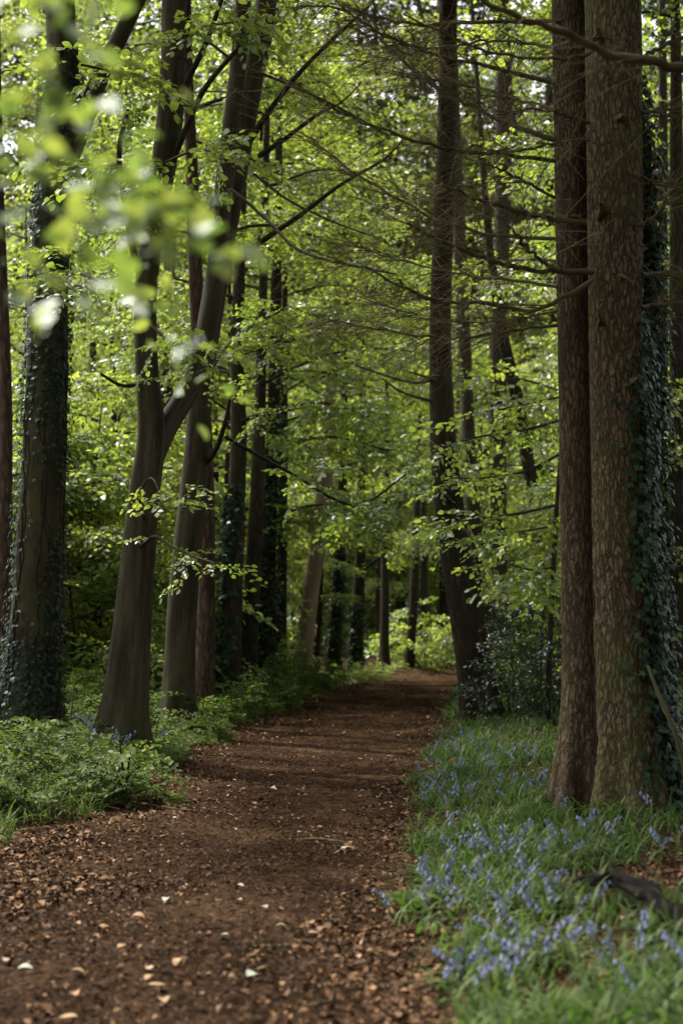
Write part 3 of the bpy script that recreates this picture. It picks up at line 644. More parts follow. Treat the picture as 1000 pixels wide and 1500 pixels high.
def d6(z, th):
    return np.clip(np.exp(-((np.angle(np.exp(1j*(th+.35))))/.62)**2)*(1.25-.4*sstep(1.0, 2.2, z))*(.8+.6*fbm(z*2, th*3, 6))*(1-sstep(2.3, 3.3, z)), 0, 1)
ivy('ivy', 'ivy creeping up the shaded foot of the thickest spruce', P6, r6, 3600, d6, (.036, .062), lift=.05, zmax=3.0, stems=3)
for (ix, n, lab, zm) in [(3, 900, 'ivy up one side of the dark straight trunk past the leaning beech', 3.2), (5, 1800, 'ivy swathing the trunk midway along the row', 5.0), (9, 700, 'ivy on the trunk just past the pale leaning one', 3.0), (10, 500, 'ivy sleeve low on the stout trunk at the bend', 1.8)]:
    f = (lambda z, th: np.clip(.5-.6*np.cos(th), .05, 1)) if ix == 3 else (lambda z, th: np.full(len(z), .8))
    ivy('ivy', lab, BGT[ix][1], BGT[ix][2], n, f, (.06, .11), lift=.06, zmax=zm, stems=3)

# ------------------------------------------------------------------ understorey trees
def small_tree(cr, z0, lab, group, rad=.06, h=9):
    t = thing('young_beech_tree', (0, 0, 0), lab, 'tree', group)
    P = [(0, 0, -.2), (.05, .03, h*.3), (-.06, .05, h*.6), (.04, -.04, h)]
    trunk(t, P, [rad, rad*.85, rad*.6, rad*.25], M_DARKB, 10, 24, (.4, .2), .06, z0)
    put('crown', cr, t, (0, 0, z0)); return t
LAB_Y = 'young leafy beech among others in the wood behind the trunk rows'
protos = [small_tree(CROWN[k], [2.6, 2.9, 2.4, 2.7][k], LAB_Y, 'young beeches behind the trunk rows', .07, 10.5) for k in range(4)]
LAB_L = 'low bushy beech sapling filling the gap behind the trunks'
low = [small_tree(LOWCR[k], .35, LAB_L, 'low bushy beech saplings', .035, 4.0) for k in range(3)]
used = [False]*7
def place(pl, k, off, x, y, sc, rz):
    p = pl[k]; z = float(gz(x, y))
    if not used[k+off]:
        used[k+off] = True; p.location = (x, y, z); p.rotation_euler = (0, 0, rz); p.scale = (sc,)*3
    else: dup(p, (x, y, z), rz, sc)
pts = []
def shades_bend(x, y):
    u = (x-2)*-.74+(y-31)*.67; v = abs((x-2)*.67+(y-31)*.74)
    return -3 < u < 20 and v < 5.0
def free(x, y, dmin):
    if shades_bend(x, y) or (-2.5 < x < 13 and 35 < y < 50) or (x < -2.6 and y < 30 and dmin > 2): return False
    return all((x-a)**2+(y-b)**2 > dmin*dmin for a, b in pts)
tries = 0
while len(pts) < 50 and tries < 9000:
    tries += 1
    y = 24+36*random.random()**1.1; hw = y*.26+2.5; x = random.uniform(-y*.235, hw)
    if x > float(path_l(y))-1.2 and x < float(path_r(y))+1.2: continue
    if 670 < 500+x/y*FPX < 840 and y < 40: continue
    if not free(x, y, 2.6): continue
    pts.append((x, y)); place(protos, len(pts) % 4, 0, x, y, random.uniform(.85, 1.25), random.uniform(0, 6.3))
lows = 0; tries = 0
while lows < 46 and tries < 4000:
    tries += 1
    y = random.uniform(19.5, 44); hw = y*.25+1
    x = random.uniform(-y*.245, hw)
    if x > float(path_l(y))-2.6 and x < float(path_r(y))+2.2: continue
    px = 500+x/y*FPX
    if 200 < px < 480 and y < 26: continue
    if 690 < px < 825 and y < 32 or 430 < px < 665: continue
    if not free(x, y, 1.45): continue
    pts.append((x, y)); lows += 1; place(low, lows % 3, 4, x, y, random.uniform(.6, 1.15), random.uniform(0, 6.3))
for px, y, sc in [(105, 19, .8), (140, 20.5, .9), (165, 23, 1.0), (120, 24, 1.1), (60, 21, 1.0), (150, 27, 1.1), (228, 25, .9), (318, 28, .9), (-20, 19, 1.0), (90, 29, 1.2), (185, 31, 1.2), (240, 33, 1.2), (985, 17, .9), (960, 21, 1.0), (1030, 19, 1.0), (985, 26, 1.2), (470, 54, 1.0), (520, 57, 1.2), (560, 53, 1.0), (600, 56, 1.3), (640, 60, 1.3), (690, 55, 1.1), (430, 60, 1.3), (580, 64, 1.5), (505, 66, 1.4)]:
    lows += 1; place(low, lows % 3, 4, (px-500)/FPX*y, y, sc, random.uniform(0, 6.3))
# tall wood beyond
LAB_F = 'tall leafy tree in the hazy depth of the wood'
tf = []
for k in range(3):
    t = thing('tall_beech_tree', (0, 0, 0), LAB_F, 'tree', 'tall trees deep in the wood')
    trunk(t, [(0, 0, -.3), (.1, 0, 5), (-.1, .1, 10), (0, 0, 16)], [.2, .16, .12, .05], M_DARKB, 12, 30, (.4, .4), .05, k)
    put('crown', FARCR[k], t, (0, 0, [2.2, 3.2, 4.0][k])); tf.append(t)
fp = []; tries = 0; usedf = [False]*3
while len(fp) < 38 and tries < 6000:
    tries += 1
    y = random.uniform(52, 95); hw = y*.26+4; x = random.uniform(-y*.235, hw)
    if any((x-a)**2+(y-b)**2 < 20 for a, b in fp): continue
    fp.append((x, y)); k = len(fp) % 3
    if not usedf[k]: usedf[k] = True; tf[k].location = (x, y, 0)
    else: dup(tf[k], (x, y, 0), random.uniform(0, 6.3), random.uniform(.9, 1.35))
for k in range(32):
    x = -27+54*(k+.5)/32+random.uniform(-1, 1); y = 82+random.uniform(0, 14)
    dup(tf[k % 3], (x, y, 0), random.uniform(0, 6.3), random.uniform(1.9, 2.9), 'towering hazy tree at the far back of the wood', 'towering trees at the far back')
# a far mass of wood closing the view
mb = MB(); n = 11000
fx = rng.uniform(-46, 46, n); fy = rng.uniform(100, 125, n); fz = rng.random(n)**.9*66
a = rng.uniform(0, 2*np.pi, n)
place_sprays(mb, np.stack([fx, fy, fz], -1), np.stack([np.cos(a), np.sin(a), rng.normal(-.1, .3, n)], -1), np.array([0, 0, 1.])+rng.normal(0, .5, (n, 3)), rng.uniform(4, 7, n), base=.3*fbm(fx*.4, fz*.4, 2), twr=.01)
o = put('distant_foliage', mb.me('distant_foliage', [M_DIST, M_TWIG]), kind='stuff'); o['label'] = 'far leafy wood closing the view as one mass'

# unseen canopy trees added around and behind the camera to shade path and trunks
for k, (x, y, zc) in enumerate([(3.4, 2.0, 7.0), (3.0, -3.5, 5.5), (.3, -8.5, 5.0), (4.6, 13.5, 9.0), (5.6, 8.0, 8.0), (5.5, -1.0, 3.4), (1.0, -5.5, 3.4), (-2.0, -8.0, 3.2), (8.6, 3.0, 3.6)]):
    t = thing('tall_beech_tree', (x, y, -.1), 'tall beech added outside the view to shade the path', 'tree', 'shade trees around the viewpoint')
    trunk(t, [(x, y, -.2), (x+.1, y, 5), (x, y+.1, 12)], [.2, .17, .09], M_BEECHB if False else M_DARKB, 16, 40, (.4, .4), .04, k)
    c = put('crown', CANOPY[k % 2], t, (0, 0, zc)); c.rotation_euler = (0, 0, k*1.1)

# ------------------------------------------------------------------ boughs in view
def bough_tree_part(t, pts, Y, lean, n, sp, seed=0, frm=.25): return limb(t, pts, Y, lean, M_DARKB, 7, seed, 'bough', n, sp, frm)
# right-hand leafy boughs in front of the leaning trunk
tr = BGT[18][0]
YR = 13.5
bt = thing('young_beech_tree', ground_at(800, 1064), 'young beech with layered leafy boughs beside the tall leaning trunk', 'tree')
b0 = np.array(bt.location); YB = b0[1]
trunk(bt, [b0-[0, 0, .1], at(806, 900, YB), at(815, 740, YB+.1), at(826, 600, YB+.1), at(835, 480, YB+.2)], [.035, .03, .026, .02, .012], M_DARKB, 10, 40, (.3, .2), .05, 1.0)
for j, (p, ln, n, s) in enumerate([([(822, 615, 5), (760, 632, 4), (700, 640, 3), (630, 660, 2)], -1.8, 10, .95), ([(820, 665, 5), (770, 690, 4), (710, 700, 3), (660, 700, 2)], -1.6, 6, .9), ([(815, 740, 5), (760, 752, 4), (700, 760, 3), (665, 765, 2)], -1.8, 10, .95), ([(812, 770, 4), (785, 775, 4), (755, 780, 3)], -2.4, 9, 1.0), ([(812, 830, 4), (780, 835, 3), (740, 825, 2)], -.9, 10, .95), ([(826, 580, 4), (780, 590, 3), (730, 600, 2)], -.6, 9, 1.0)]):
    bough_tree_part(bt, p, YB, ln, n, s, j)
# leafy boughs over the path from the left row
for j, (ix, p, ln, n, s) in enumerate([
    (3, [(346, 620, 7), (400, 600, 5), (470, 590, 4), (540, 610, 3)], -1.5, 34, .9), (3, [(346, 520, 7), (420, 500, 5), (500, 480, 4)], -1.0, 34, .9),
    (2, [(300, 560, 6), (340, 500, 5), (420, 450, 4)], 1.0, 30, .9), (5, [(395, 760, 6), (460, 740, 4), (540, 745, 3)], -1.0, 34, .9), (5, [(398, 660, 6), (480, 640, 4), (570, 660, 3)], -1.5, 36, .95),
    (10, [(526, 840, 5), (580, 800, 4), (640, 790, 3)], -2.0, 34, 1.0), (2, [(284, 360, 6), (380, 330, 5), (480, 350, 4)], 1.5, 34, .9), (2, [(278, 160, 6), (380, 130, 5), (470, 120, 4)], 1.0, 34, .9),
    (7, [(464, 800, 6), (520, 770, 4), (590, 760, 3)], -2.0, 34, 1.0), (17, [(690, 700, 5), (620, 690, 4), (560, 660, 3)], -1.0, 26, .9)]):
    t, P, r = BGT[ix]; bough_tree_part(t, p, P[0][1], ln, n, s, j+.5)
for j, (p, ln, n, s) in enumerate([([(200, 300, 6), (150, 250, 5), (90, 230, 4)], -2.5, 14, 1.0), ([(240, 120, 6), (190, 110, 5), (120, 95, 4)], -2.2, 16, 1.0), ([(236, 240, 5), (290, 220, 4), (340, 230, 3)], -2.0, 12, 1.0), ([(250, 60, 5), (300, 40, 4), (360, 30, 3)], -1.6, 13, 1.0), ([(60, 420, 6), (110, 400, 5), (160, 420, 3)], -2.0, 10, .9), ([(215, 470, 5), (250, 500, 4), (300, 510, 3)], -1.6, 10, .9)]):
    bough_tree_part(t2, p, Y2, ln, n, s, j+.9)

# blurred near spray of beech leaves
fg = thing('beech_branch', at(-80, 60, 1.95), 'out of focus leafy beech branch hanging close to the viewer', 'branch')
FGP = [([(-120, -20, 5), (20, 60, 4), (110, 150, 4), (180, 250, 3), (260, 310, 3), (345, 372, 2)], 1.9, .1, 40), ([(-120, 90, 5), (0, 180, 4), (100, 255, 3), (190, 330, 3), (240, 410, 2)], 2.0, .1, 34),
       ([(-100, 250, 4), (0, 340, 3), (60, 390, 3), (110, 470, 2)], 1.95, .1, 22), ([(-80, -60, 4), (60, 10, 3), (170, 50, 2)], 1.85, .0, 14), ([(60, 110, 3), (150, 230, 3), (290, 350, 2)], 1.95, .1, 18),
       ([(190, 330, 3), (215, 440, 3), (250, 530, 2), (330, 575, 2)], 2.6, .6, 16)]
for pp, Y, ln, n in FGP:
    n = int(n*1.45)
    P, r = pix_trunk(pp, Y, ln); loc = np.array(fg.location); r = [max(.0012, q*.6) for q in r]
    V, F, bk = tube(P-loc, r, 6, 40); o = put('stem', mesh('stem', V, F, M_DARKB, bk=bk), fg)
    c = spline(P, 60)-loc; tt = rng.uniform(.2, 1, n); q = np.stack([np.interp(tt, np.linspace(0, 1, 60), c[:, k]) for k in range(3)], -1)
    a = rng.uniform(0, 2*np.pi, n); d = np.stack([np.cos(a), np.sin(a), rng.normal(-.35, .35, n)], -1)
    q = q+rng.normal(0, .04, (n, 3))
    V, F = leaves(q, d, np.array([0, 0, 1.])+rng.normal(0, .55, (n, 3)), rng.uniform(.034, .056, n)*np.clip(rng.normal(1, .1, n), .8, 1.2))
    put('leaves', mesh('leaves', V, F, M_NEAR, np.repeat(np.clip(rng.normal(.6, .25, n), 0, 1), 9)), o)

# ------------------------------------------------------------------ shrubs and herbs
def shrub_mesh(seed, Rr, H, n, mat, T, ls=1.0, stems=10):
    mb = MB(); g = np.random.default_rng(seed); st = []
    P, D, U = [], [], []
    for i in range(n):
        a = g.uniform(0, 2*np.pi); q = g.random()**.6; h = H*g.random()**.8*(1-.55*q**2)
        p = np.array([math.cos(a)*q*Rr, math.sin(a)*q*Rr, h]); P.append(p)
        D.append([math.cos(a)+g.normal(0, .6), math.sin(a)+g.normal(0, .6), g.normal(.1, .45)]); U.append(np.array([0, 0, 1.])+g.normal(0, .4, 3))
        if i < stems: st.append(np.array([[p[0]*.15, p[1]*.15, -.1], [p[0]*.3, p[1]*.3, h*.4], [p[0]*.7, p[1]*.7, h*.8], p]))
    place_sprays(mb, np.array(P), np.array(D), np.array(U), ls*g.uniform(.7, 1.2, n), T=T, base=.25*fbm(np.array(P)[:, 0]*4, np.array(P)[:, 2]*4, seed))
    V, F = many_tubes(np.array(st), np.full(len(st), .012), np.full(len(st), .003), 5); mb.add(V, F, .4, mi=1)
    return mb.me('foliage', [mat, M_TWIG])
HOL = [shrub_mesh(s, .75, 1.5, 110, M_HOLLY, SPIKY, .62) for s in (1, 2)]
for j, (px, py, sc, lab) in enumerate([(790, 1062, .95, 'dark holly bush nearest the red brown spruce'), (752, 1048, .85, 'dark holly bush against the foot of the tall leaning trunk'), (822, 1040, 1.15, 'larger dark holly bush behind the red brown spruce'), (770, 1020, 1.2, 'tallest holly bush at the back of the thicket')]):
    p = ground_at(px, py); t = thing('holly_bush', p, lab, 'bush', 'holly thicket', j*1.3, sc); put('foliage', HOL[j % 2], t)
BUSH = [shrub_mesh(s, .7, .9, 80, M_LITLEAF, BEECH, .75) for s in (5, 6, 7)]+[shrub_mesh(s, .7, .9, 80, M_HERB, BEECH, .75) for s in (8, 9, 10)]  # first three use the leaf with light put into its colour
used_b = {}
def bush(px, py, sc, lab, group, k):
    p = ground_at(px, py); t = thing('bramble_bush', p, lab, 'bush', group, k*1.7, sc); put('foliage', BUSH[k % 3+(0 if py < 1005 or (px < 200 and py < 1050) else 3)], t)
for k, (px, py, sc) in enumerate([(625, 978, 1.9), (655, 985, 1.6), (600, 985, 1.0)]): bush(px, py, sc, ['bright green bush at the inside of the path bend', 'bright bush partly behind the tall leaning trunk', 'small pale bush beside the bend, foot of a dark trunk'][k], 'bushes at the bend', k)
LB = 'low leafy bramble at the foot of the trunk rows'
k = 0
for px, py in [(215, 1040), (230, 1075), (275, 1092), (310, 1075), (330, 1062), (365, 1050), (385, 1042), (405, 1032), (425, 1022), (440, 1012), (120, 1035), (150, 1045), (100, 1010), (130, 1000), (160, 990), (215, 1010), (240, 1025), (460, 1010), (480, 1006), (510, 1002), (535, 998), (20, 1040), (75, 1022), (110, 1055), (140, 1022), (180, 1030), (125, 985), (350, 1030), (320, 1030), (280, 1030), (430, 1000), (90, 1060), (960, 1060), (985, 1090), (1005, 1050), (960, 1010), (990, 1010), (555, 992), (580, 988), (955, 960), (1000, 960)]:
    bush(px, py, random.uniform(.7, 1.1) if px < 170 and py < 1050 else random.uniform(.22, .34) if 200 < px < 320 and py > 1050 else random.uniform(.40, .75), LB, 'low brambles along the rows', k); k += 1

# fern-leaved herbs on the left bank
def herb_proto(seed):
    g = np.random.default_rng(seed); mb = MB(); st = []; LP, LD, LU, LS = [], [], [], []
    for i in range(9):
        a = g.uniform(0, 2*np.pi); L = g.uniform(.22, .48); rise = g.uniform(.5, 1.3)
        t = np.linspace(0, 1, 7)[:, None]; hd = np.array([math.cos(a), math.sin(a), 0])
        p = hd*L*t*.8+np.array([0, 0, 1.])*(rise*L*(t-.45*t**2)); st.append(p)
        for j in range(6, 22):
            f = j/22; q = np.array([np.interp(f, t[:, 0], p[:, c]) for c in range(3)]); s = 1 if j % 2 else -1
            sd = np.cross(hd, [0, 0, 1])*s; w = .13*(1-f)+.03
            for m in range(3):
                LP.append(q+sd*w*(m+.2)/3); LD.append(sd*.6+hd*(.5+.3*g.normal())+np.array([0, 0, g.normal(-.1, .25)])); LU.append(np.array([0, 0, 1.])+g.normal(0, .3, 3)); LS.append(g.uniform(.022, .04))
    V, F = leaves(np.array(LP), np.array(LD), np.array(LU), np.array(LS)); n = len(LP)
    mb.add(V, F, np.repeat(np.clip(g.normal(.5, .22, n), 0, 1), 9))
    me1 = mb.me('leaves', M_HERB); V, F = many_tubes(np.array(st), np.full(9, .003), np.full(9, .001), 4)
    return me1, mesh('stems', V, F, M_STALK, np.full(len(V), .5))
HERB = [herb_proto(s) for s in range(5)]
LH = 'feathery green herb on the bank under the ivy-clad trunk'
hp = []
for k, (a, b) in enumerate(HERB):
    t = thing('cow_parsley', (0, 0, 0), LH, 'herb', 'feathery herbs on the bank'); put('leaves', a, t); put('stems', b, t); hp.append(t)
cnt = 0; first = [True]*5; tries = 0
while cnt < 190 and tries < 6000:
    tries += 1
    y = random.uniform(8.6, 18); l = float(path_l(y)); x = l-abs(random.gauss(0, .9))-.02 if y > 9.4 else l-.25-abs(random.gauss(0, .9))
    px = 500+x/y*FPX
    if px < -60: continue
    k = cnt % 5; z = float(gz(x, y)); sc = random.choice([.4, .5, .6, .7, .85, 1.15])*random.uniform(.85, 1.1)*(1.0 if y < 14 else .8)
    if first[k]: first[k] = False; hp[k].location = (x, y, z); hp[k].scale = (sc,)*3
    else: dup(hp[k], (x, y, z), random.uniform(0, 6.3), sc)
    cnt += 1

# broad-leaved nettles breaking up the bank
NET = [shrub_mesh(s, .16, .42, 16, M_HERB, BEECH, .62, 6) for s in (11, 12, 13)]
for k in range(34):
    y = random.uniform(9.4, 17); x = float(path_l(y))-abs(random.gauss(.25, .8))-.05
    if 500+x/y*FPX < -40: continue
    t = thing('nettle', (x, y, float(gz(x, y))), 'leafy broad-leaved herb standing up out of the feathery bank', 'herb', 'broad-leaved herbs on the bank', k*1.3, random.uniform(.6, 1.25)); put('foliage', NET[k % 3], t)
# strap leaves and grass of the right verge (and thin grass elsewhere)
def blades(n, sampler, hgt, wid):
    x, y = sampler(n); n = len(x); z = gz(x, y)-.005
    a = rng.uniform(0, 2*np.pi, n); H = hgt*rng.uniform(.5, 1.35, n); W = wid*rng.uniform(.6, 1.3, n)
    bend = rng.uniform(.35, 1.7, n)
    hd = np.stack([np.cos(a), np.sin(a), 0*a], -1); sd = np.stack([-np.sin(a), np.cos(a), 0*a], -1)
    V = np.zeros((n, 10, 3)); base = np.stack([x, y, z], -1)
    for i, t in enumerate([0, .28, .55, .8, 1.0]):
        c = base+hd*(bend*H*.75*t**2)[:, None]; c[:, 2] += H*(t-.42*bend*t**2.2)
        w = W*[.7, 1, .9, .6, .08][i]
        V[:, 2*i] = c-sd*w[:, None]; V[:, 2*i+1] = c+sd*w[:, None]
    q = np.array([[0, 1, 3, 2], [2, 3, 5, 4], [4, 5, 7, 6], [6, 7, 9, 8]])
    F = (np.arange(n)[:, None, None]*10+q[None]).reshape(-1, 4)
    return V.reshape(-1, 3), F, np.repeat(np.clip(rng.normal(.5, .22, n)+.15*fbm(x*1.5, y*1.5, 3), 0, 1), 10)
def right_verge(n):
    y = 3.7*(21/3.7)**rng.random(n); x = path_r(y)+.06+rng.gamma(1.5, .55, n)*(.6+y*.06); inlog = (np.hypot((x-1.28)/.5, (y-6.0)/.42) < 1)
    px = 500+x/y*FPX; k = (px < 1120) & (rng.random(n) < .12+.88*sstep(-.35, .25, fbm(x*2.3, y*1.6, 6)+.1))
    edge = x-path_r(y); k &= (rng.random(n) < .3+.7*sstep(0, .3, edge)) & (~inlog | (rng.random(n) < .06))
    return x[k], y[k]
def left_verge(n):
    y = 7.5*(34/7.5)**rng.random(n); x = path_l(y)-.05-rng.gamma(1.4, .7, n); return x[x > -y*.3], y[x > -y*.3]
def far_right(n):
    y = 18*(36/18)**rng.random(n); x = path_r(y)+.02+rng.gamma(1.4, .5, n); return x, y
mb = MB(); V, F, r = blades(32000, right_verge, .15, .0066); mb.add(V, F, r)
V, F, r = blades(5000, far_right, .22, .009); mb.add(V, F, r)
o = put('grass', mb.me('grass', M_GRASS), kind='stuff'); o['label'] = 'green strap leaves and grass of the bluebell verge'
mb = MB(); V, F, r = blades(12000, left_verge, .16, .005); mb.add(V, F, r)
o = put('grass', mb.me('grass', M_HERB), kind='stuff'); o['label'] = 'thin grass under the trunk row on the ivy tree side'

# bluebells
def bell_proto(seed):
    g = np.random.default_rng(seed); H = g.uniform(.20, .29); t = np.linspace(0, 1, 9)[:, None]; a = g.uniform(0, 6.28)
    hd = np.array([math.cos(a), math.sin(a), 0]); p = np.array([0, 0, 1.])*H*(t-.12*t**4)+hd*.10*t**3
    V, F, bk = tube(p, [.0026, .0012], 5, 20); s = mesh('stalk', V, F, M_STALK, np.full(len(V), g.random()))
    mb = MB(); nb = g.integers(6, 11)
    for i in range(nb):
        f = .62+.38*i/(nb-1); q = np.array([np.interp(f, t[:, 0], p[:, c]) for c in range(3)])
        b = a+g.normal(0, 1.1); o_ = np.array([math.cos(b), math.sin(b), 0]); q = q+o_*.012
        ax = o_*.5+np.array([0, 0, -1.]); L = g.uniform(.017, .024)
        V, F, bk = tube([q, q+ax*L*.35, q+ax*L*.75, q+ax*L*.92+o_*.001], [.0022, .0055, .0056, .0088], 6, 7, None, .0, 0); mb.add(V, F, np.clip(g.normal(.5, .25), 0, 1))
    return s, mb.me('blossom', M_BELL)
BELL = [bell_proto(s) for s in range(8)]
def group_of(items, name, lab, cat, grp):
    out = []
    for (a, b) in items:
        t = thing(name, (0, 0, 0), lab, cat, grp); put('stalk', a, t); put('blossom', b, t); out.append(t)
    return out
bp = group_of(BELL, 'bluebell', 'violet blue bluebell flowering among the strap leaves of the verge', 'flower', 'bluebells on the grassy verge')
firstb = [True]*8
def bell(x, y, sc=1.0, grp=None, lab=None):
    global cb
    k = cb % 8; cb += 1; z = float(gz(x, y))
    if firstb[k] and not grp: firstb[k] = False; bp[k].location = (x, y, z); bp[k].scale = (sc,)*3
    else: dup(bp[k], (x, y, z), random.uniform(0, 6.3), sc, lab, grp)
cb = 0
zones = [(735, 1310, 110, 34, 52), (870, 1375, 60, 22, 14), (650, 1400, 70, 30, 16), (620, 1330, 40, 22, 10), (710, 1440, 90, 18, 14), (690, 1085, 55, 22, 40), (640, 1160, 35, 14, 20), (780, 1235, 60, 22, 16), (905, 1235, 70, 30, 14), (960, 1430, 40, 30, 10), (720, 1150, 70, 25, 22)]
for (px, py, sx, sy, n) in zones:
    for _ in range(n):
        a, b = random.gauss(px, sx), random.gauss(py, sy)
        if b < 1062 or b > 1510 or a > 1040: continue
        p = ground_at(a, b+18)
        if p[0] < float(path_r(p[1]))+.08 or (a > 820 and 1265 < b < 1400 and random.random() < .85): continue
        bell(p[0], p[1], random.uniform(.5, .85))
for _ in range(22):
    p = ground_at(random.gauss(150, 40), random.gauss(1105, 14)); 
    if p[0] < float(path_l(p[1])): bell(p[0], p[1], random.uniform(.9, 1.3), 'bluebells on the herb bank', 'bluebell in the cluster between the ivy-clad and the forked trunk')

# broad-leaved dock by the path edge
dk = thing('dock_plant', ground_at(600, 1345), 'broad-leaved dock plant at the path edge of the bluebell verge', 'plant')
for j in range(7):
    a = j*2.4+.5; n = 8; t = np.linspace(0, 1, n); L = random.uniform(.07, .12); W = .034
    c = np.stack([np.cos(a)*(.02+L*t), np.sin(a)*(.02+L*t), .015+.07*np.sin(t*2.2)], -1); sd = np.array([-math.sin(a), math.cos(a), 0]); w = W*np.sin(np.pi*np.clip(t*.9+.08, 0, 1))**.7
    V = np.stack([c-sd*w[:, None]+[0, 0, .008], c, c+sd*w[:, None]+[0, 0, .008]], 1).reshape(-1, 3)
    i = np.arange(n-1)[:, None]*3+np.arange(2)[None]; F = np.stack([i, i+1, i+4, i+3], -1).reshape(-1, 4)
    put('leaf', mesh('leaf', V, F, M_HERB, np.full(len(V), random.uniform(.2, .6))), dk)

# ------------------------------------------------------------------ log, twigs, fallen leaves
def lying(name, label, pix, rad, mat, cat, lift=0.0, arch=0.0, segs=10, n=40, lump=.1, seed=0.0):
    P = np.array([ground_at(a, b) for a, b in pix]); P[:, 2] += np.mean(rad)*.7+lift+arch*np.sin(np.linspace(0, np.pi, len(P)))
    loc = P[0].copy(); V, F, bk = tube(P-loc, rad, segs, n, None, lump, seed)
    return tag(put(name, mesh(name, V, F, mat, bk=bk, rnd=np.full(len(V), .6)), loc=loc), label, cat)
lying('fallen_log', 'dark rotting log arching out of the bluebell verge', [(842, 1318), (862, 1318), (884, 1326), (902, 1326), (925, 1340), (950, 1350), (975, 1372), (1000, 1376), (1050, 1400)], [.020, .026, .022, .034, .026, .036, .030, .044, .04], M_LOG, 'log', .028, .06, 24, 140, .2, 2.0)
lying('fallen_log', 'half buried dead stick on the verge before the spruce root', [(650, 1215), (690, 1217), (722, 1212)], [.012, .02, .012], M_DARKB, 'log', seed=3)
for j, (lab, pix, w) in enumerate([
  ('longest pale twig lying across the path edge below the herb bank', [(185, 1176), (240, 1184), (292, 1190)], .009), ('straight bare twig beside the longest pale twig', [(250, 1178), (300, 1174), (348, 1173)], .007),
  ('thin twig angling toward the viewer on the path', [(222, 1228), (248, 1222), (256, 1196)], .005), ('dark twig on the path near the grassy verge', [(432, 1233), (470, 1231), (512, 1236)], .008),
  ('short twig on the near path', [(370, 1390), (420, 1388), (470, 1382)], .008), ('brown twig on the near path at the lower edge', [(440, 1480), (470, 1474), (500, 1466)], .009),
  ('pale stick on the bank edge by the leaning beech foot', [(228, 1110), (240, 1118), (262, 1130)], .007), ('broken dead stick leaning in the herbs before the forked beech', [(98, 1100), (104, 1090), (112, 1080)], .007)]):
    lying('fallen_twig', lab, pix, [w*1.3, w*1.2, w*.6], M_DEAD, 'twig', seed=j, n=24, segs=7)
# upright dead stem between the two left trunks, and the slanting bare stem by the ivy column
p0 = ground_at(97, 1100)
q = [at(97, 1100, p0[1]), at(104, 1050, p0[1]), at(108, 1015, p0[1]), at(114, 985, p0[1])]
V, F, bk = tube(np.array(q)-p0, [.008, .007, .005, .003], 7, 24, None, .1, 1)
tag(put('dead_stem', mesh('dead_stem', V, F, M_DEAD, bk=bk), loc=p0), 'upright dead stem between the ivy-clad and forked trunks', 'stem')
p0 = at(1005, 1140, Y6-.35); q = [p0, at(990, 1080, Y6-.38), at(965, 1020, Y6-.36), at(948, 975, Y6-.3)]
V, F, bk = tube(np.array(q)-p0, [.014, .013, .011, .008], 8, 24, None, .08, 1)
tag(put('bare_stem', mesh('bare_stem', V, F, M_DEAD, bk=bk), loc=p0), 'slanting yellowish bare stem in front of the ivy column', 'stem')

def leaf_obj(x, y, s, r, lab, grp):
    a = random.uniform(0, 6.28); n = 7; t = np.linspace(0, 1, n); w = .33*np.sin(np.pi*np.clip(t*.93+.04, 0, 1))**.8
    cu = random.uniform(.05, .25)
    c = np.stack([0*t, t-.5, cu*.6*np.sin(t*3.1)], -1)
    V = np.stack([c+np.stack([-w, 0*w, cu*w*1.6], -1), c, c+np.stack([w, 0*w, cu*w*random.uniform(.3, 1.6)], -1)], 1).reshape(-1, 3)*s
    i = np.arange(n-1)[:, None]*3+np.arange(2)[None]; F = np.stack([i, i+1, i+4, i+3], -1).reshape(-1, 4)
    o = put('fallen_leaf', mesh('fallen_leaf', V, F, M_PALE, np.full(len(V), r)), loc=(x, y, float(gz(x, y))+.022))
    o.rotation_euler = (random.gauss(0, .12), random.gauss(0, .12), a)
    return tag(o, lab, 'leaf', grp)
PALE = [(37, 1428, 1), (115, 1434, .4), (110, 1467, .35), (230, 1452, .4), (240, 1476, .45), (327, 1378, .9), (368, 1437, 1), (388, 1428, .3), (387, 1336, .8), (243, 1325, .9), (118, 1312, .2), (440, 1224, .9), (460, 1374, .6), (203, 1350, .3), (147, 1366, .1), (65, 1382, .2), (335, 1200, .6), (400, 1160, .6), (260, 1418, .4), (220, 1442, .3), (505, 1248, .8), (470, 1095, .8), (455, 1360, .3), (100, 1500, .5), (180, 1395, .3), (485, 1440, .1), (350, 1305, .7), (300, 1275, .5)]
for px, py, r in PALE:
    p = ground_at(px, py); leaf_obj(p[0], p[1], random.uniform(.045, .06), r, 'pale fallen leaf lying on the dark path', 'pale fallen leaves on the path')
for _ in range(40):
    y = random.uniform(5, 19); x = random.uniform(float(path_l(y))+.1, float(path_r(y))-.1)
    leaf_obj(x, y, random.uniform(.035, .055), random.random()*.7, 'pale fallen leaf lying on the dark path', 'pale fallen leaves on the path')
p = ground_at(930, 1492); leaf_obj(p[0], p[1], .07, .15, 'orange fallen leaf on the grassy verge', None)

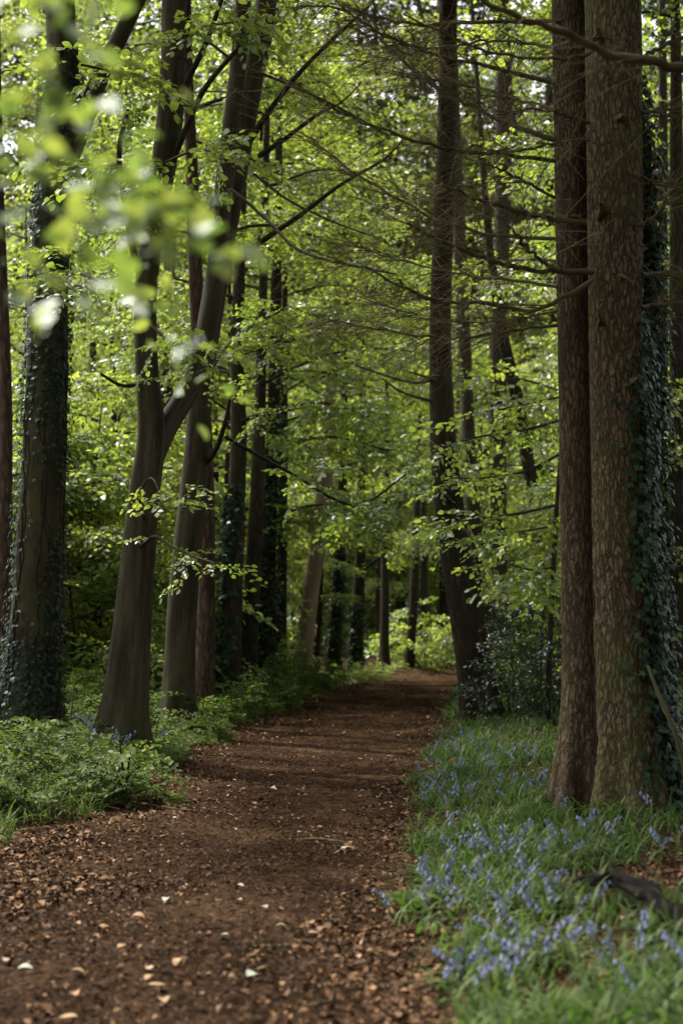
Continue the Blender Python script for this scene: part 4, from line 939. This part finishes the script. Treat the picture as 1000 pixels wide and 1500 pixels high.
# ------------------------------------------------------------------ light, sky, camera
w = bpy.data.worlds.new('World'); scene.world = w; w.use_nodes = True
nt = w.node_tree; bgd = nt.nodes['Background']
sky = nt.nodes.new('ShaderNodeTexSky'); sky.sky_type = 'NISHITA'; sky.sun_disc = False
SUN_EL, SUN_AZ = R(56), R(-48)      # azimuth measured from +Y toward +X
sky.sun_elevation = SUN_EL; sky.sun_rotation = SUN_AZ; sky.dust_density = 4.0; sky.air_density = 1.0; sky.ozone_density = 1.0
hs = nt.nodes.new('ShaderNodeHueSaturation'); hs.inputs['Saturation'].default_value = .2; nt.links.new(sky.outputs[0], hs.inputs['Color']); nt.links.new(hs.outputs[0], bgd.inputs['Color']); bgd.inputs['Strength'].default_value = .15
sl = bpy.data.lights.new('sun', 'SUN'); sl.energy = 3.0; sl.angle = R(1.0); sl.color = (1, .95, .86)
so = bpy.data.objects.new('sun', sl); C.objects.link(so)
dv = Vector((math.sin(SUN_AZ)*math.cos(SUN_EL), math.cos(SUN_AZ)*math.cos(SUN_EL), math.sin(SUN_EL)))
so.rotation_euler = dv.to_track_quat('Z', 'Y').to_euler(); so.location = dv*50

cam = bpy.data.cameras.new('camera'); co = bpy.data.objects.new('camera', cam); C.objects.link(co)
cam.sensor_fit = 'VERTICAL'; cam.sensor_height = 36; cam.sensor_width = 24; cam.lens = 50
co.location = (0, 0, EYE); co.rotation_euler = (R(90)+PITCH, 0, 0)
cam.clip_start = .05; cam.clip_end = 3000
cam.dof.use_dof = True; cam.dof.focus_distance = 10.5; cam.dof.aperture_fstop = 2.2
scene.camera = co
scene.view_settings.view_transform = 'Standard'; scene.view_settings.look = 'None'; scene.view_settings.gamma = 1
scene.view_settings.exposure = 1.75
cy = scene.cycles
cy.max_bounces = 10; cy.diffuse_bounces = 5; cy.transmission_bounces = 8; cy.glossy_bounces = 2; cy.transparent_max_bounces = 4
cy.caustics_reflective = False; cy.caustics_refractive = False
cy.use_denoising = True
cy.sample_clamp_indirect = 6
